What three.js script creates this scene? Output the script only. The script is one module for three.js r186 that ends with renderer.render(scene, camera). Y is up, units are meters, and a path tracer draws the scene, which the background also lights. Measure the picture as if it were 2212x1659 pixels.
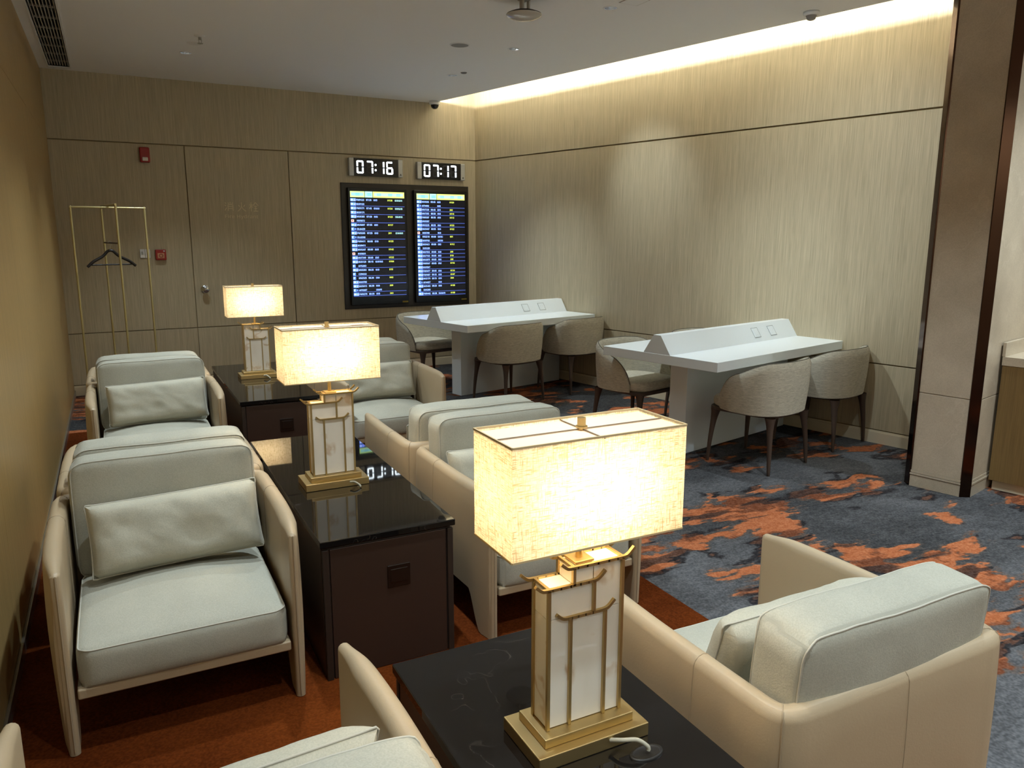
import * as THREE from 'three';
import { RoundedBoxGeometry } from 'three/addons/geometries/RoundedBoxGeometry.js';
import { mergeGeometries, mergeVertices, toCreasedNormals } from 'three/addons/utils/BufferGeometryUtils.js';
import { RectAreaLightUniformsLib } from 'three/addons/lights/RectAreaLightUniformsLib.js';
import { FontLoader } from 'three/addons/loaders/FontLoader.js';
import { TextGeometry } from 'three/addons/geometries/TextGeometry.js';

// ---------------------------------------------------------------- camera, light levels, exposure
const scene = new THREE.Scene();
scene.background = new THREE.Color(0x000000);
const D2R = Math.PI / 180;
const camera = new THREE.PerspectiveCamera(53.08, 2212 / 1659, 0.05, 60);
camera.position.set(0, 1.56, 0);
camera.rotation.order = 'YXZ';
camera.rotation.set(-11.02 * D2R, -27.3 * D2R, 0.1 * D2R);
const renderer = new THREE.WebGLRenderer({ antialias: true });
renderer.toneMapping = THREE.LinearToneMapping;
renderer.toneMappingExposure = 1.8;
renderer.shadowMap.enabled = true;
RectAreaLightUniformsLib.init();

const COOL = new THREE.Color().setRGB(0.80, 0.93, 1.0);
const NEUTRAL = new THREE.Color().setRGB(1.0, 0.95, 0.87);
const LAMPWARM = new THREE.Color().setRGB(1.0, 0.79, 0.50);
const COVE = new THREE.Color().setRGB(1.0, 0.995, 0.90);
const SPOT_I = 8, SPOT_LEFT_I = 5.6, LAMP_I = 0.21, COVE_L = 290, UNSEEN_WASH_L = 30;

// the cove strip above the ceiling edge, along the right wall (its glowing mesh is built with the cove below)
const COVE_DIR = new THREE.Vector3(0.2258, 0, 0.9742), WALL_IN = new THREE.Vector3(-0.9742, 0, 0.2258);
const CORNER = new THREE.Vector3(3.957, 0, -8.634);               // where back and right wall meet
{
  const len = 6.6, c = CORNER.clone().addScaledVector(COVE_DIR, len / 2 - 0.1).addScaledVector(WALL_IN, 0.60); c.y = 3.0605;
  const a = new THREE.RectAreaLight(COVE, COVE_L, len, 0.008);
  a.position.copy(c); a.lookAt(c.clone().addScaledVector(WALL_IN, -1).add(new THREE.Vector3(0, 0.25, 0)));
  a.name = 'cove_strip_light'; scene.add(a);
}

// unseen wall-wash strips, placed to brighten the whole room: along the wall behind the camera and along the buffet wall, each below a fitting built further down
const UNSEEN_WASH = [[[3.4, 2.93, 2.62], [3.4, 1.3, 3.24], 6.6], [[6.92, 2.93, 0.3], [7.54, 1.3, 0.3], 5.2]];
for (const [p, q, len] of UNSEEN_WASH) { const a = new THREE.RectAreaLight(COOL, UNSEEN_WASH_L, len, 0.1); a.position.set(...p); a.lookAt(...q); a.name = 'unseen_wall_wash'; scene.add(a); }

// ---------------------------------------------------------------- helpers
let seed = 7;
const rnd = () => { seed = (seed * 1664525 + 1013904223) >>> 0; return seed / 4294967296; };
const V3 = (x, y, z) => new THREE.Vector3(x, y, z);
const used = new Map();
function numbered(n) { const k = used.get(n) ?? 0; used.set(n, k + 1); return k ? n + '_' + String(k).padStart(3, '0') : n; }
function tag(o, label, category, group, kind) {
  o.userData.label = label; o.userData.category = category;
  if (group) o.userData.group = group;
  if (kind) o.userData.kind = kind;
  return o;
}
function mesh(name, geo, mat, parent) {
  const m = new THREE.Mesh(geo, mat); m.castShadow = m.receiveShadow = true;
  m.name = parent === scene ? numbered(name) : name;
  parent.add(m); return m;
}
function thing(name, label, category, group, pos = [0, 0, 0], ry = 0) {
  const g = new THREE.Group(); g.name = numbered(name); scene.add(g);
  g.position.set(...pos); g.rotation.y = ry; tag(g, label, category, group); return g;
}
function struct(name, geo, mat) {
  const o = geo ? mesh(name, geo, mat, scene) : new THREE.Group();
  if (!geo) { o.name = name; scene.add(o); }
  o.userData.kind = 'structure'; return o;
}
// uv in metres, chosen per face by its main direction
function uvm(g, s = 1, swap = false, ox = 0, oy = 0) {
  if (!g.attributes.normal) g.computeVertexNormals();
  const p = g.attributes.position, n = g.attributes.normal, uv = new Float32Array(p.count * 2);
  for (let i = 0; i < p.count; i++) {
    const ax = Math.abs(n.getX(i)), ay = Math.abs(n.getY(i)), az = Math.abs(n.getZ(i));
    let u, v;
    if (ay >= ax && ay >= az) { u = p.getX(i); v = p.getZ(i); }
    else if (ax >= az) { u = p.getZ(i); v = p.getY(i); }
    else { u = p.getX(i); v = p.getY(i); }
    if (swap) [u, v] = [v, u];
    uv[i * 2] = u / s + ox; uv[i * 2 + 1] = v / s + oy;
  }
  g.setAttribute('uv', new THREE.BufferAttribute(uv, 2)); return g;
}
const at = (g, x = 0, y = 0, z = 0, rx = 0, ry = 0, rz = 0) => { if (rx || ry || rz) g.applyMatrix4(new THREE.Matrix4().makeRotationFromEuler(new THREE.Euler(rx, ry, rz))); return g.translate(x, y, z); };
const box = (w, h, d, x = 0, y = 0, z = 0) => uvm(new THREE.BoxGeometry(w, h, d).translate(x, y, z));
const rbox = (w, h, d, r = 0.004, x = 0, y = 0, z = 0, seg = 2) => uvm(new RoundedBoxGeometry(w, h, d, seg, Math.min(r, w / 2.01, h / 2.01, d / 2.01)).translate(x, y, z));
const cyl = (r1, r2, h, x = 0, y = 0, z = 0, n = 24) => new THREE.CylinderGeometry(r1, r2, h, n).translate(x, y, z);
function tube(pts, r, closed = false, seg = 40, rad = 6) { return new THREE.TubeGeometry(new THREE.CatmullRomCurve3(pts.map((p) => V3(...p)), closed, 'catmullrom', 0.5), seg, r, rad, closed); }
const clean = (g) => { const o = g.index ? g.toNonIndexed() : g; for (const k of Object.keys(o.attributes)) if (!['position', 'normal', 'uv'].includes(k)) o.deleteAttribute(k); if (!o.attributes.uv) uvm(o); return o; };
const join = (list) => mergeGeometries(list.map(clean));
function bar(a, b, w, d = w) {                                       // a straight bar of w x d between two points
  const A = V3(...a), B = V3(...b), L = A.distanceTo(B), g = new THREE.BoxGeometry(w, L, d);
  g.applyQuaternion(new THREE.Quaternion().setFromUnitVectors(V3(0, 1, 0), B.clone().sub(A).normalize()));
  return g.translate((A.x + B.x) / 2, (A.y + B.y) / 2, (A.z + B.z) / 2);
}
const lathe = (pts, n = 32) => new THREE.LatheGeometry(pts.map(([x, y]) => new THREE.Vector2(x, y)), n);
const smooth = (a, b, x) => { const t = Math.min(1, Math.max(0, (x - a) / (b - a))); return t * t * (3 - 2 * t); };

// ---------------------------------------------------------------- computed textures
function lattice(n, s) { const r = new Float32Array(n * n); let q = s >>> 0; for (let i = 0; i < r.length; i++) { q = (Math.imul(q, 1664525) + 1013904223) >>> 0; r[i] = q / 4294967296; } return r; }
function noise2(nx, ny, s) {                                          // tiling value noise on an nx by ny lattice, u and v in 0..1
  const N = Math.max(nx, ny), L = lattice(N, s);
  return (u, v) => {
    const x = u * nx, y = v * ny, x0 = Math.floor(x), y0 = Math.floor(y); let fx = x - x0, fy = y - y0;
    fx = fx * fx * (3 - 2 * fx); fy = fy * fy * (3 - 2 * fy);
    const a = ((x0 % nx) + nx) % nx, b = (a + 1) % nx, c = ((y0 % ny) + ny) % ny, d = (c + 1) % ny;
    return (L[c * N + a] * (1 - fx) + L[c * N + b] * fx) * (1 - fy) + (L[d * N + a] * (1 - fx) + L[d * N + b] * fx) * fy;
  };
}
function fbm(nx, ny, oct, s, gain = 0.5) { const f = []; for (let i = 0; i < oct; i++) f.push(noise2(nx << i, ny << i, s + i * 101)); return (u, v) => { let a = 1, t = 0, n = 0; for (const q of f) { t += a * q(u, v); n += a; a *= gain; } return t / n; }; }
function dataTex(w, h, fn, srgb = true, rep = 1) {                    // fn(u, v) -> [r, g, b] in 0..255
  const d = new Uint8Array(w * h * 4);
  for (let y = 0; y < h; y++) for (let x = 0; x < w; x++) { const c = fn((x + 0.5) / w, (y + 0.5) / h), i = (y * w + x) * 4; d[i] = c[0]; d[i + 1] = c[1]; d[i + 2] = c[2]; d[i + 3] = 255; }
  const t = new THREE.DataTexture(d, w, h, THREE.RGBAFormat); t.wrapS = t.wrapT = THREE.RepeatWrapping; t.magFilter = THREE.LinearFilter; t.minFilter = THREE.LinearMipmapLinearFilter;
  t.repeat.set(1 / rep, 1 / rep); if (srgb) t.colorSpace = THREE.SRGBColorSpace; t.needsUpdate = true; return t;
}
const cl = (x) => Math.max(0, Math.min(255, x));
const gray = (g) => [cl(g), cl(g), cl(g)];
const mix3 = (a, b, t) => [a[0] + (b[0] - a[0]) * t, a[1] + (b[1] - a[1]) * t, a[2] + (b[2] - a[2]) * t];

// straight-grained veneer, 1.6 m tile, grain along v
const vA = noise2(440, 9, 11), vB = noise2(150, 5, 12), vC = noise2(34, 2, 13), vD = noise2(900, 24, 14), vE = noise2(7, 1, 15);
const veneer = (u, v) => 0.42 * vA(u, v) + 0.14 * vB(u, v) + 0.08 * vC(u, v) + 0.3 * vD(u, v) + 0.06 * vE(u, v);
const texVeneer = dataTex(1024, 1024, (u, v) => { const g = (veneer(u, v) - 0.5); return [cl(182 + 46 * g), cl(169 + 45 * g), cl(141 + 42 * g)]; }, true, 1.6);
const texVeneerB = dataTex(1024, 512, (u, v) => gray(128 + 200 * (vA(u, v) * 0.6 + vD(u, v) * 0.4 - 0.5)), false, 1.6);

// carpet: slate ground, rust patches with torn horizontal edges, black streaks; 5.5 m tile
const cG = fbm(5, 7, 5, 21), cP = fbm(11, 14, 2, 22, 0.5), cQ = fbm(22, 58, 4, 23, 0.62), cS = fbm(16, 64, 3, 24), cF = noise2(900, 900, 25), cW = fbm(14, 18, 3, 27), cT = noise2(190, 500, 28), cR = fbm(30, 44, 2, 29, 0.6);
const texCarpet = dataTex(2048, 2048, (u0, v0) => {
  const u = u0 + 0.035 * (cW(u0, v0) - 0.5), v = v0 + 0.022 * (cW(v0 + 0.31, u0) - 0.5);
  const q = cQ(u, v), m = 0.40 * cP(u, v) + 0.34 * q + 0.26 * cR(u, v) + 0.05 * (cT(u0, v0) - 0.5);
  const o = smooth(0.526, 0.546, m), oe = smooth(0.49, 0.53, m) * (1 - o);
  const g = cG(u, v), f = (cF(u0, v0) - 0.5) + 0.5 * (cT(u0, v0) - 0.5);
  let c = mix3([60, 60, 61], [90, 90, 92], smooth(0.36, 0.64, g));
  c = mix3(c, [98, 78, 66], oe * 0.5);
  c = mix3(c, mix3([108, 64, 44], [164, 98, 64], smooth(0.42, 0.6, q + 0.1 * (cT(v0, u0) - 0.5))), o);
  const k = smooth(0.56, 0.61, cS(u, v)) * smooth(0.47, 0.51, m) * (1 - 0.3 * o);
  c = mix3(c, [38, 36, 38], k * 0.9);
  return [cl(c[0] + 30 * f), cl(c[1] + 30 * f), cl(c[2] + 30 * f)];
}, true, 5.5);
const texPile = dataTex(512, 512, (() => { const a = noise2(256, 256, 31), b = noise2(96, 96, 32); return (u, v) => gray(255 * (0.65 * a(u, v) + 0.35 * b(u, v))); })(), false, 0.5);
const rG = fbm(6, 6, 5, 41), rF = noise2(400, 400, 42);
const texRug = dataTex(1024, 1024, (u, v) => { const g = rG(u, v) - 0.5, f = rF(u, v) - 0.5; return [cl(92 + 54 * g + 24 * f), cl(42 + 32 * g + 14 * f), cl(13 + 14 * g + 8 * f)]; }, true, 2.2);
// soft upholstery weave
const wA = noise2(230, 230, 51), wB = fbm(5, 5, 4, 52);
const weave = (u, v) => { const s = 190; return 0.5 + 0.22 * Math.sin(u * s * 6.2832) * Math.sin(v * s * 6.2832) + 0.5 * (wA(u, v) - 0.5); };
const texWeave = dataTex(1024, 1024, (u, v) => { const g = weave(u, v) - 0.5, b = wB(u, v) - 0.5; return [cl(226 + 34 * g + 14 * b), cl(227 + 34 * g + 14 * b), cl(222 + 34 * g + 14 * b)]; }, true, 0.5);
const texWeaveB = dataTex(512, 512, (u, v) => gray(255 * weave(u * 1, v * 1)), false, 0.5);
// slubbed chair cloth with horizontal threads
const sA = noise2(24, 300, 61), sB = noise2(90, 420, 62);
const texSlub = dataTex(512, 1024, (u, v) => { const g = 0.6 * sA(u, v) + 0.4 * sB(u, v) - 0.5; return [cl(218 + 74 * g), cl(214 + 74 * g), cl(203 + 74 * g)]; }, true, 0.5);
// leather grain
const lA = noise2(180, 180, 71), lB = noise2(90, 90, 72);
const texLeatherB = dataTex(512, 512, (u, v) => gray(255 * (0.5 * lA(u, v) + 0.5 * lB(u, v))), false, 0.4);
// linen of the lamp shades: uneven threads both ways
const tH = noise2(26, 300, 81), tV = noise2(280, 22, 82), tH2 = noise2(60, 420, 83), tV2 = noise2(400, 60, 84), tS = fbm(6, 6, 2, 85);
const texLinen = dataTex(1024, 1024, (u, v) => {
  const h = smooth(0.55, 0.95, tH(u, v)) * 0.7 + smooth(0.5, 0.95, tH2(u, v)) * 0.4, w = smooth(0.58, 0.95, tV(u, v)) * 0.65 + smooth(0.5, 0.95, tV2(u, v)) * 0.4;
  const k = Math.min(1, Math.max(h, w) + 0.2 * Math.min(h, w)) * (0.75 + 0.5 * tS(u, v));
  return mix3([252, 246, 230], [174, 156, 112], Math.min(1, k) * 0.88);
}, true, 0.36);
// alabaster with rusty veins
const mA = fbm(3, 3, 5, 91), mB = fbm(2, 4, 4, 92), mC = fbm(4, 4, 3, 93);
const texMarble = dataTex(512, 512, (u, v) => {
  const q = Math.abs(mA(u, v) - 0.5 + 0.2 * (mB(u, v) - 0.5)), vein = (1 - smooth(0.0, 0.07, q)) * smooth(0.54, 0.72, mC(u, v)) * (0.6 + 0.8 * mA(v, u));
  const b = mB(v, u) - 0.5;
  return mix3([cl(238 + 20 * b), cl(232 + 24 * b), cl(220 + 30 * b)], [186, 152, 112], Math.min(1, vein) * 0.6);
}, true, 0.3);
// beige stone of the pillar
const pA = fbm(4, 4, 6, 95, 0.6), pB = noise2(300, 300, 96), pC = fbm(6, 6, 4, 97);
const texStone = dataTex(1024, 1024, (u, v) => {
  const b = pA(u, v) - 0.5, f = pB(u, v) - 0.5, q = Math.abs(pC(u, v) - 0.5), vein = (1 - smooth(0, 0.02, q)) * 0.35;
  return mix3([cl(190 + 50 * b + 12 * f), cl(176 + 48 * b + 12 * f), cl(154 + 44 * b + 12 * f)], [212, 200, 180], vein);
}, true, 1.2);
const pv = fbm(5, 5, 5, 98);
const texBlack = dataTex(512, 512, (u, v) => { const q = Math.abs(pv(u, v) - 0.5), k = (1 - smooth(0, 0.006, q)) * smooth(0.52, 0.62, mC(u, v)); return mix3([22, 20, 19], [74, 68, 62], k * 0.6); }, true, 1.1);
const texBrushed = dataTex(256, 256, (() => { const a = noise2(6, 128, 99); return (u, v) => gray(110 + 90 * a(u, v)); })(), false, 0.1);

// ---------------------------------------------------------------- materials
const std = (o) => new THREE.MeshStandardMaterial(o), phy = (o) => new THREE.MeshPhysicalMaterial(o);
const M = {
  veneer: std({ map: texVeneer, bumpMap: texVeneerB, bumpScale: 0.0006, roughness: 0.46, color: 0xffffff }),
  goldWall: std({ map: texVeneer, bumpMap: texVeneerB, bumpScale: 0.0004, roughness: 0.38, color: 0xf0d8a8 }),
  groove: std({ color: 0xa8946c, roughness: 0.85 }),
  ceiling: std({ color: 0xf6f5f3, roughness: 0.9 }),
  white: std({ color: 0xe9e8e6, roughness: 0.6 }),
  coveWhite: std({ color: 0xeeeae0, roughness: 0.9 }),
  carpet: phy({ map: texCarpet, bumpMap: texPile, bumpScale: 0.002, roughness: 1, specularIntensity: 0.15 }),
  rug: phy({ map: texRug, bumpMap: texPile, bumpScale: 0.002, roughness: 1, specularIntensity: 0.1 }),
  cushion: phy({ map: texWeave, bumpMap: texWeaveB, bumpScale: 0.0004, color: 0xc3c0b4, roughness: 0.95, sheen: 0.25, sheenColor: new THREE.Color(0xd8dcd8), sheenRoughness: 0.5 }),
  pillow: phy({ map: texWeave, bumpMap: texWeaveB, bumpScale: 0.0004, color: 0xcdc8b9, roughness: 0.95, sheen: 0.25, sheenColor: new THREE.Color(0xe0e0d8), sheenRoughness: 0.5 }),
  piping: std({ color: 0xbab6a8, roughness: 0.95 }),
  lettering: std({ color: 0xd9cba6, roughness: 0.35 }),
  leather: phy({ color: 0xb09c7e, roughness: 0.5, bumpMap: texLeatherB, bumpScale: 0.00015, clearcoat: 0.12, clearcoatRoughness: 0.45 }),
  leatherSeam: std({ color: 0xa8957a, roughness: 0.6 }),
  blackTop: phy({ map: texBlack, roughness: 0.025 }),
  cabinet: std({ color: 0x3a2a22, roughness: 0.42 }),
  cabinetEdge: std({ color: 0x2f241d, roughness: 0.5 }),
  darkPlate: phy({ color: 0x221712, roughness: 0.25 }),
  brass: std({ color: 0xc3ab78, metalness: 1, roughness: 0.4, bumpMap: texBrushed, bumpScale: 0.0001 }),
  brassRack: std({ color: 0xcabd8a, metalness: 0.7, roughness: 0.4 }),
  marble: phy({ map: texMarble, roughness: 0.3, clearcoat: 0.2 }),
  linen: phy({ map: texLinen, transmission: 0.38, thickness: 0, roughness: 1, color: 0xffffff, side: THREE.DoubleSide }),
  shadeTrim: std({ color: 0xcfb98e, roughness: 0.8 }),
  shadeWire: std({ color: 0x8c7c66, roughness: 0.6 }),
  cord: std({ color: 0xb9b7a6, roughness: 0.6 }),
  desk: phy({ color: 0xe9f1f5, roughness: 0.28 }),
  deskLine: std({ color: 0x9aa0a2, roughness: 0.5 }),
  chairCloth: phy({ map: texSlub, color: 0xdedbd0, roughness: 0.95, sheen: 0.2, sheenColor: new THREE.Color(0xd8d6cc) }),
  walnut: std({ color: 0x4a3a30, roughness: 0.5 }),
  darkPiping: std({ color: 0x5c554a, roughness: 0.8 }),
  stone: phy({ map: texStone, roughness: 0.34, clearcoat: 0.25, clearcoatRoughness: 0.15 }),
  paleStone: phy({ map: texStone, color: 0xffffff, roughness: 0.4 }),
  bronze: std({ color: 0x4e382c, metalness: 1, roughness: 0.12 }),
  chrome: std({ color: 0xd5d7da, metalness: 1, roughness: 0.2 }),
  steel: std({ color: 0xb5b4ae, metalness: 0.9, roughness: 0.3 }),
  black: std({ color: 0x131110, roughness: 0.5 }),
  screenBezel: phy({ color: 0x0b0b0c, roughness: 0.25 }),
  nicheBack: phy({ color: 0x2e271c, roughness: 0.3 }),
  silver: std({ color: 0xb9bab8, roughness: 0.4, metalness: 0.5 }),
  red: std({ color: 0xa01c18, roughness: 0.35 }),
  hanger: std({ color: 0x1b1614, roughness: 0.4 }),
  vent: std({ color: 0xbab4aa, roughness: 0.6 }),
  ductMetal: std({ color: 0x8f9090, roughness: 0.55, metalness: 0.4 }),
  wood2: std({ map: texVeneer, roughness: 0.5, color: 0xb29a70 }),
  cream: std({ color: 0xd8cbb0, roughness: 0.6 }),
  glow: std({ color: 0xffffff, emissive: COVE, emissiveIntensity: 6 }),
  unseenWashGlow: std({ color: 0xffffff, emissive: COOL, emissiveIntensity: 3 }),
  bulb: std({ color: 0xffffff, emissive: LAMPWARM, emissiveIntensity: 9 }),
  lampSpot: std({ color: 0xffffff, emissive: COOL, emissiveIntensity: 26 }),
  digit: std({ color: 0x000000, emissive: new THREE.Color(0.82, 0.93, 1), emissiveIntensity: 3.2, roughness: 0.4 }),
  digitOff: std({ color: 0x1c1d24, roughness: 0.5 }),
};

// ---------------------------------------------------------------- room shell
const CEIL = 3.03, LEFTX = -0.423, GROOVE_HI = 2.416, GROOVE_LO = 0.605;
const BACK0 = V3(LEFTX, 0, -8.504), BACKROT = Math.asin(0.0298), RIGHTROT = -76.95 * D2R;
const RL = 5.86;                                                    // length of the right wall
{ // floor: one slab of patterned carpet, and the plain rust carpet laid under the seating
  const g = uvm(new THREE.BoxGeometry(10, 0.1, 13).translate(4.2, -0.05, -3)); struct('floor', g, M.carpet);
  const r = mesh('rust_carpet', uvm(new RoundedBoxGeometry(2.483, 0.006, 9.9, 1, 0.002).translate(0.8185, 0.0033, -1.9)), M.rug, scene);
  tag(r, 'plain rust red carpet strip under the armchairs and side cabinets', 'carpet');
}
function panelPiece(parent, x0, x1, y0, y1, mat = M.veneer, gap = 0.004, depth = 0.02, name = 'panel') {
  const w = x1 - x0 - gap, h = y1 - y0 - gap, g = new RoundedBoxGeometry(w, h, depth, 1, 0.0015).translate((x0 + x1) / 2, (y0 + y1) / 2, -depth / 2);
  return mesh(name, uvm(g, 1, false, rnd() * 3), mat, parent);
}
{ // back wall: veneer panels over a dark backing, the flush door is a door of its own
  const wb = struct('wall_back'); wb.position.copy(BACK0); wb.rotation.y = BACKROT;
  mesh('backing', box(4.75, 3.6, 0.12, 2.2, 1.8, -0.085), M.groove, wb);
  panelPiece(wb, -0.03, 4.40, GROOVE_HI, 3.5, M.veneer, 0.012);
  for (const [a, b] of [[-0.03, 1.165], [2.182, 4.40]]) panelPiece(wb, a, b, GROOVE_LO, GROOVE_HI, M.veneer, 0.008);
  for (const [a, b] of [[-0.03, 1.165], [1.165, 2.182], [2.182, 4.40]]) panelPiece(wb, a, b, 0.1, GROOVE_LO, M.veneer, 0.007);
  const dr = struct('door_1'); dr.position.copy(BACK0); dr.rotation.y = BACKROT;
  panelPiece(dr, 1.165, 2.182, GROOVE_LO, GROOVE_HI, M.veneer, 0.009, 0.021, 'door_leaf');
  const kn = mesh('knob', at(lathe([[0.0, 0], [0.034, 0], [0.034, 0.006], [0.013, 0.009], [0.012, 0.03], [0.024, 0.038], [0.03, 0.052], [0.024, 0.064], [0, 0.068]]), 0, 0, 0, Math.PI / 2), M.chrome, dr);
  kn.position.set(1.264, 0.998, 0); kn.scale.setScalar(1.2);
  // lettering fixed to the leaf: three characters and a line of small letters under them
  const S = [
    [[[1, 1], [2, 2]], [[0.6, 3.4], [1.8, 4.4]], [[0.6, 9], [2.3, 6.2]], [[6.2, 0.3], [6.2, 2.6]], [[4, 1], [4.8, 2.4]], [[8.6, 1], [7.6, 2.4]], [[3.9, 3.2], [3.9, 9.5]], [[3.9, 3.2], [8.7, 3.2]], [[8.7, 3.2], [8.7, 9.2]], [[3.9, 5.1], [8.7, 5.1]], [[3.9, 7], [8.7, 7]]],
    [[[2, 3.2], [3, 5]], [[8.3, 3], [7, 5]], [[5, 0.6], [5, 4]], [[5, 4], [4, 7]], [[4, 7], [1, 9.6]], [[5, 4.5], [6.5, 7.5]], [[6.5, 7.5], [9.3, 9.5]]],
    [[[0.5, 3], [4.2, 3]], [[2.4, 0.4], [2.4, 9.6]], [[2.4, 3.4], [0.6, 6.8]], [[2.6, 4], [4, 5.6]], [[6.8, 0.4], [4.4, 3.6]], [[6.8, 0.4], [9.6, 3.6]], [[5.4, 4.2], [8.4, 4.2]], [[5.5, 6.5], [8.3, 6.5]], [[6.9, 4.2], [6.9, 9.2]], [[4.6, 9.2], [9.4, 9.2]]],
  ];
  const k = 0.0100;
  S.forEach((strokes, i) => {
    const x0 = 1.507 + i * 0.122, y0 = 1.885;
    mesh('character', join(strokes.map(([a, b]) => bar([x0 + a[0] * k, y0 - a[1] * k, 0.0005], [x0 + b[0] * k, y0 - b[1] * k, 0.0005], 0.0075, 0.002))), M.lettering, dr);
  });
  const font = await new FontLoader().loadAsync('fonts/droid/droid_sans_regular.typeface.json');
  const tg = new TextGeometry('Fire Hydrant', { font, size: 0.034, depth: 0.0015, curveSegments: 3, bevelEnabled: false }); tg.computeBoundingBox();
  tg.scale(0.33 / (tg.boundingBox.max.x - tg.boundingBox.min.x), 1, 1).translate(1.505, 1.72, 0.0003);
  mesh('small_lettering', tg, M.lettering, dr);
  const bb = struct('baseboard_back', join([box(4.4, 0.085, 0.016, 2.17, 0.0425, 0.008), box(4.4, 0.012, 0.01, 2.17, 0.091, 0.005)]), M.cream); bb.position.copy(BACK0); bb.rotation.y = BACKROT;
}
{ // right wall, local x runs from the corner towards the camera
  const wr = struct('wall_right'); wr.position.copy(CORNER); wr.rotation.y = RIGHTROT;
  mesh('backing', box(RL + 0.3, 3.6, 0.12, RL / 2, 1.8, -0.085), M.groove, wr);
  panelPiece(wr, -0.02, RL, GROOVE_HI, 3.5, M.veneer, 0.014); panelPiece(wr, -0.02, RL, GROOVE_LO, GROOVE_HI, M.veneer, 0.012); panelPiece(wr, -0.02, RL, 0.1, GROOVE_LO, M.veneer, 0.006);
  const bb = struct('baseboard_right', join([box(RL, 0.085, 0.016, RL / 2, 0.0425, 0.008), box(RL, 0.012, 0.01, RL / 2, 0.091, 0.005)]), M.cream); bb.position.copy(CORNER); bb.rotation.y = RIGHTROT;
}
{ // left wall and its metal skirting, unseen pale walls behind the camera and past the pillar, shaped to bounce light
  const wl = struct('wall_left'); wl.position.set(LEFTX, 0, 0);
  mesh('backing', box(0.12, 3.6, 12, -0.085, 1.8, -2.7), M.groove, wl);
  for (const [a, b] of [[-8.55, -5.9], [-5.9, -3.2], [-3.2, -0.5], [-0.5, 3.3]]) {
    for (const [c, d] of [[0.05, GROOVE_HI], [GROOVE_HI, 3.5]]) mesh('panel', uvm(new RoundedBoxGeometry(0.02, d - c - 0.002, b - a - 0.002, 1, 0.001).translate(-0.01, (c + d) / 2, (a + b) / 2), 1, false, rnd() * 3), M.goldWall, wl);
  }
  const bl = struct('baseboard_left', rbox(0.012, 0.055, 11.8, 0.003, LEFTX + 0.006, 0.0275, -2.62), M.steel);
  const wf = struct('unseen_wall_front', box(10, 3.6, 0.12, 4.2, 1.8, 3.3), M.paleStone);
  const we = struct('unseen_wall_side', box(0.12, 3.6, 7, 7.6, 1.8, -0.1), M.paleStone);
}
// ceiling slab with the long air slot and the lamp holes cut out, its right edge stops short of the wall
const LAMPS = [];                                                   // [x, z, aimed at, half angle, intensity, colour]
LAMPS.push([3.016, -7.079, [3.5, 0.75, -6.9], 41, 6.6, COOL], [3.039, -5.869, [4.57, 2.0, -6.02], 21, 3.4, COOL], [3.082, -4.56, [3.95, 0.75, -4.4], 44, 6.6, COOL]);
LAMPS.push([3.09, -3.30, [4.9, 1.75, -4.25], 36, 6, COOL]);  // out of view, next in the row, aimed to light the right wall
for (const [x, z] of [[3.10, -2.02], [3.12, -0.75], [3.13, 0.6]]) LAMPS.push([x, z, [x, 0, z], 52, SPOT_I, COOL]);  // right row carried on out of view, lighting the near floor and chairs
LAMPS.push([4.80, -1.75, [5.05, 0.85, -2.25], 44, 9, COOL]);  // out of view, placed to light the counter and the pillar face
LAMPS.push([0.70, -7.255, [0.75, 0, -7.0], 50, 6.5, COOL]);
for (const [x, z] of [[0.70, -5.45], [0.71, -4.5], [0.72, -3.3], [0.72, -2.05], [0.73, -0.75], [0.74, 0.6]]) LAMPS.push([x, z, [x, 0, z], 52, SPOT_LEFT_I, COOL]);  // left row carried on out of view, placed to light the armchairs
const edgeX = (z) => 4.576 + 0.2318 * (z + 3.615);
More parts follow.
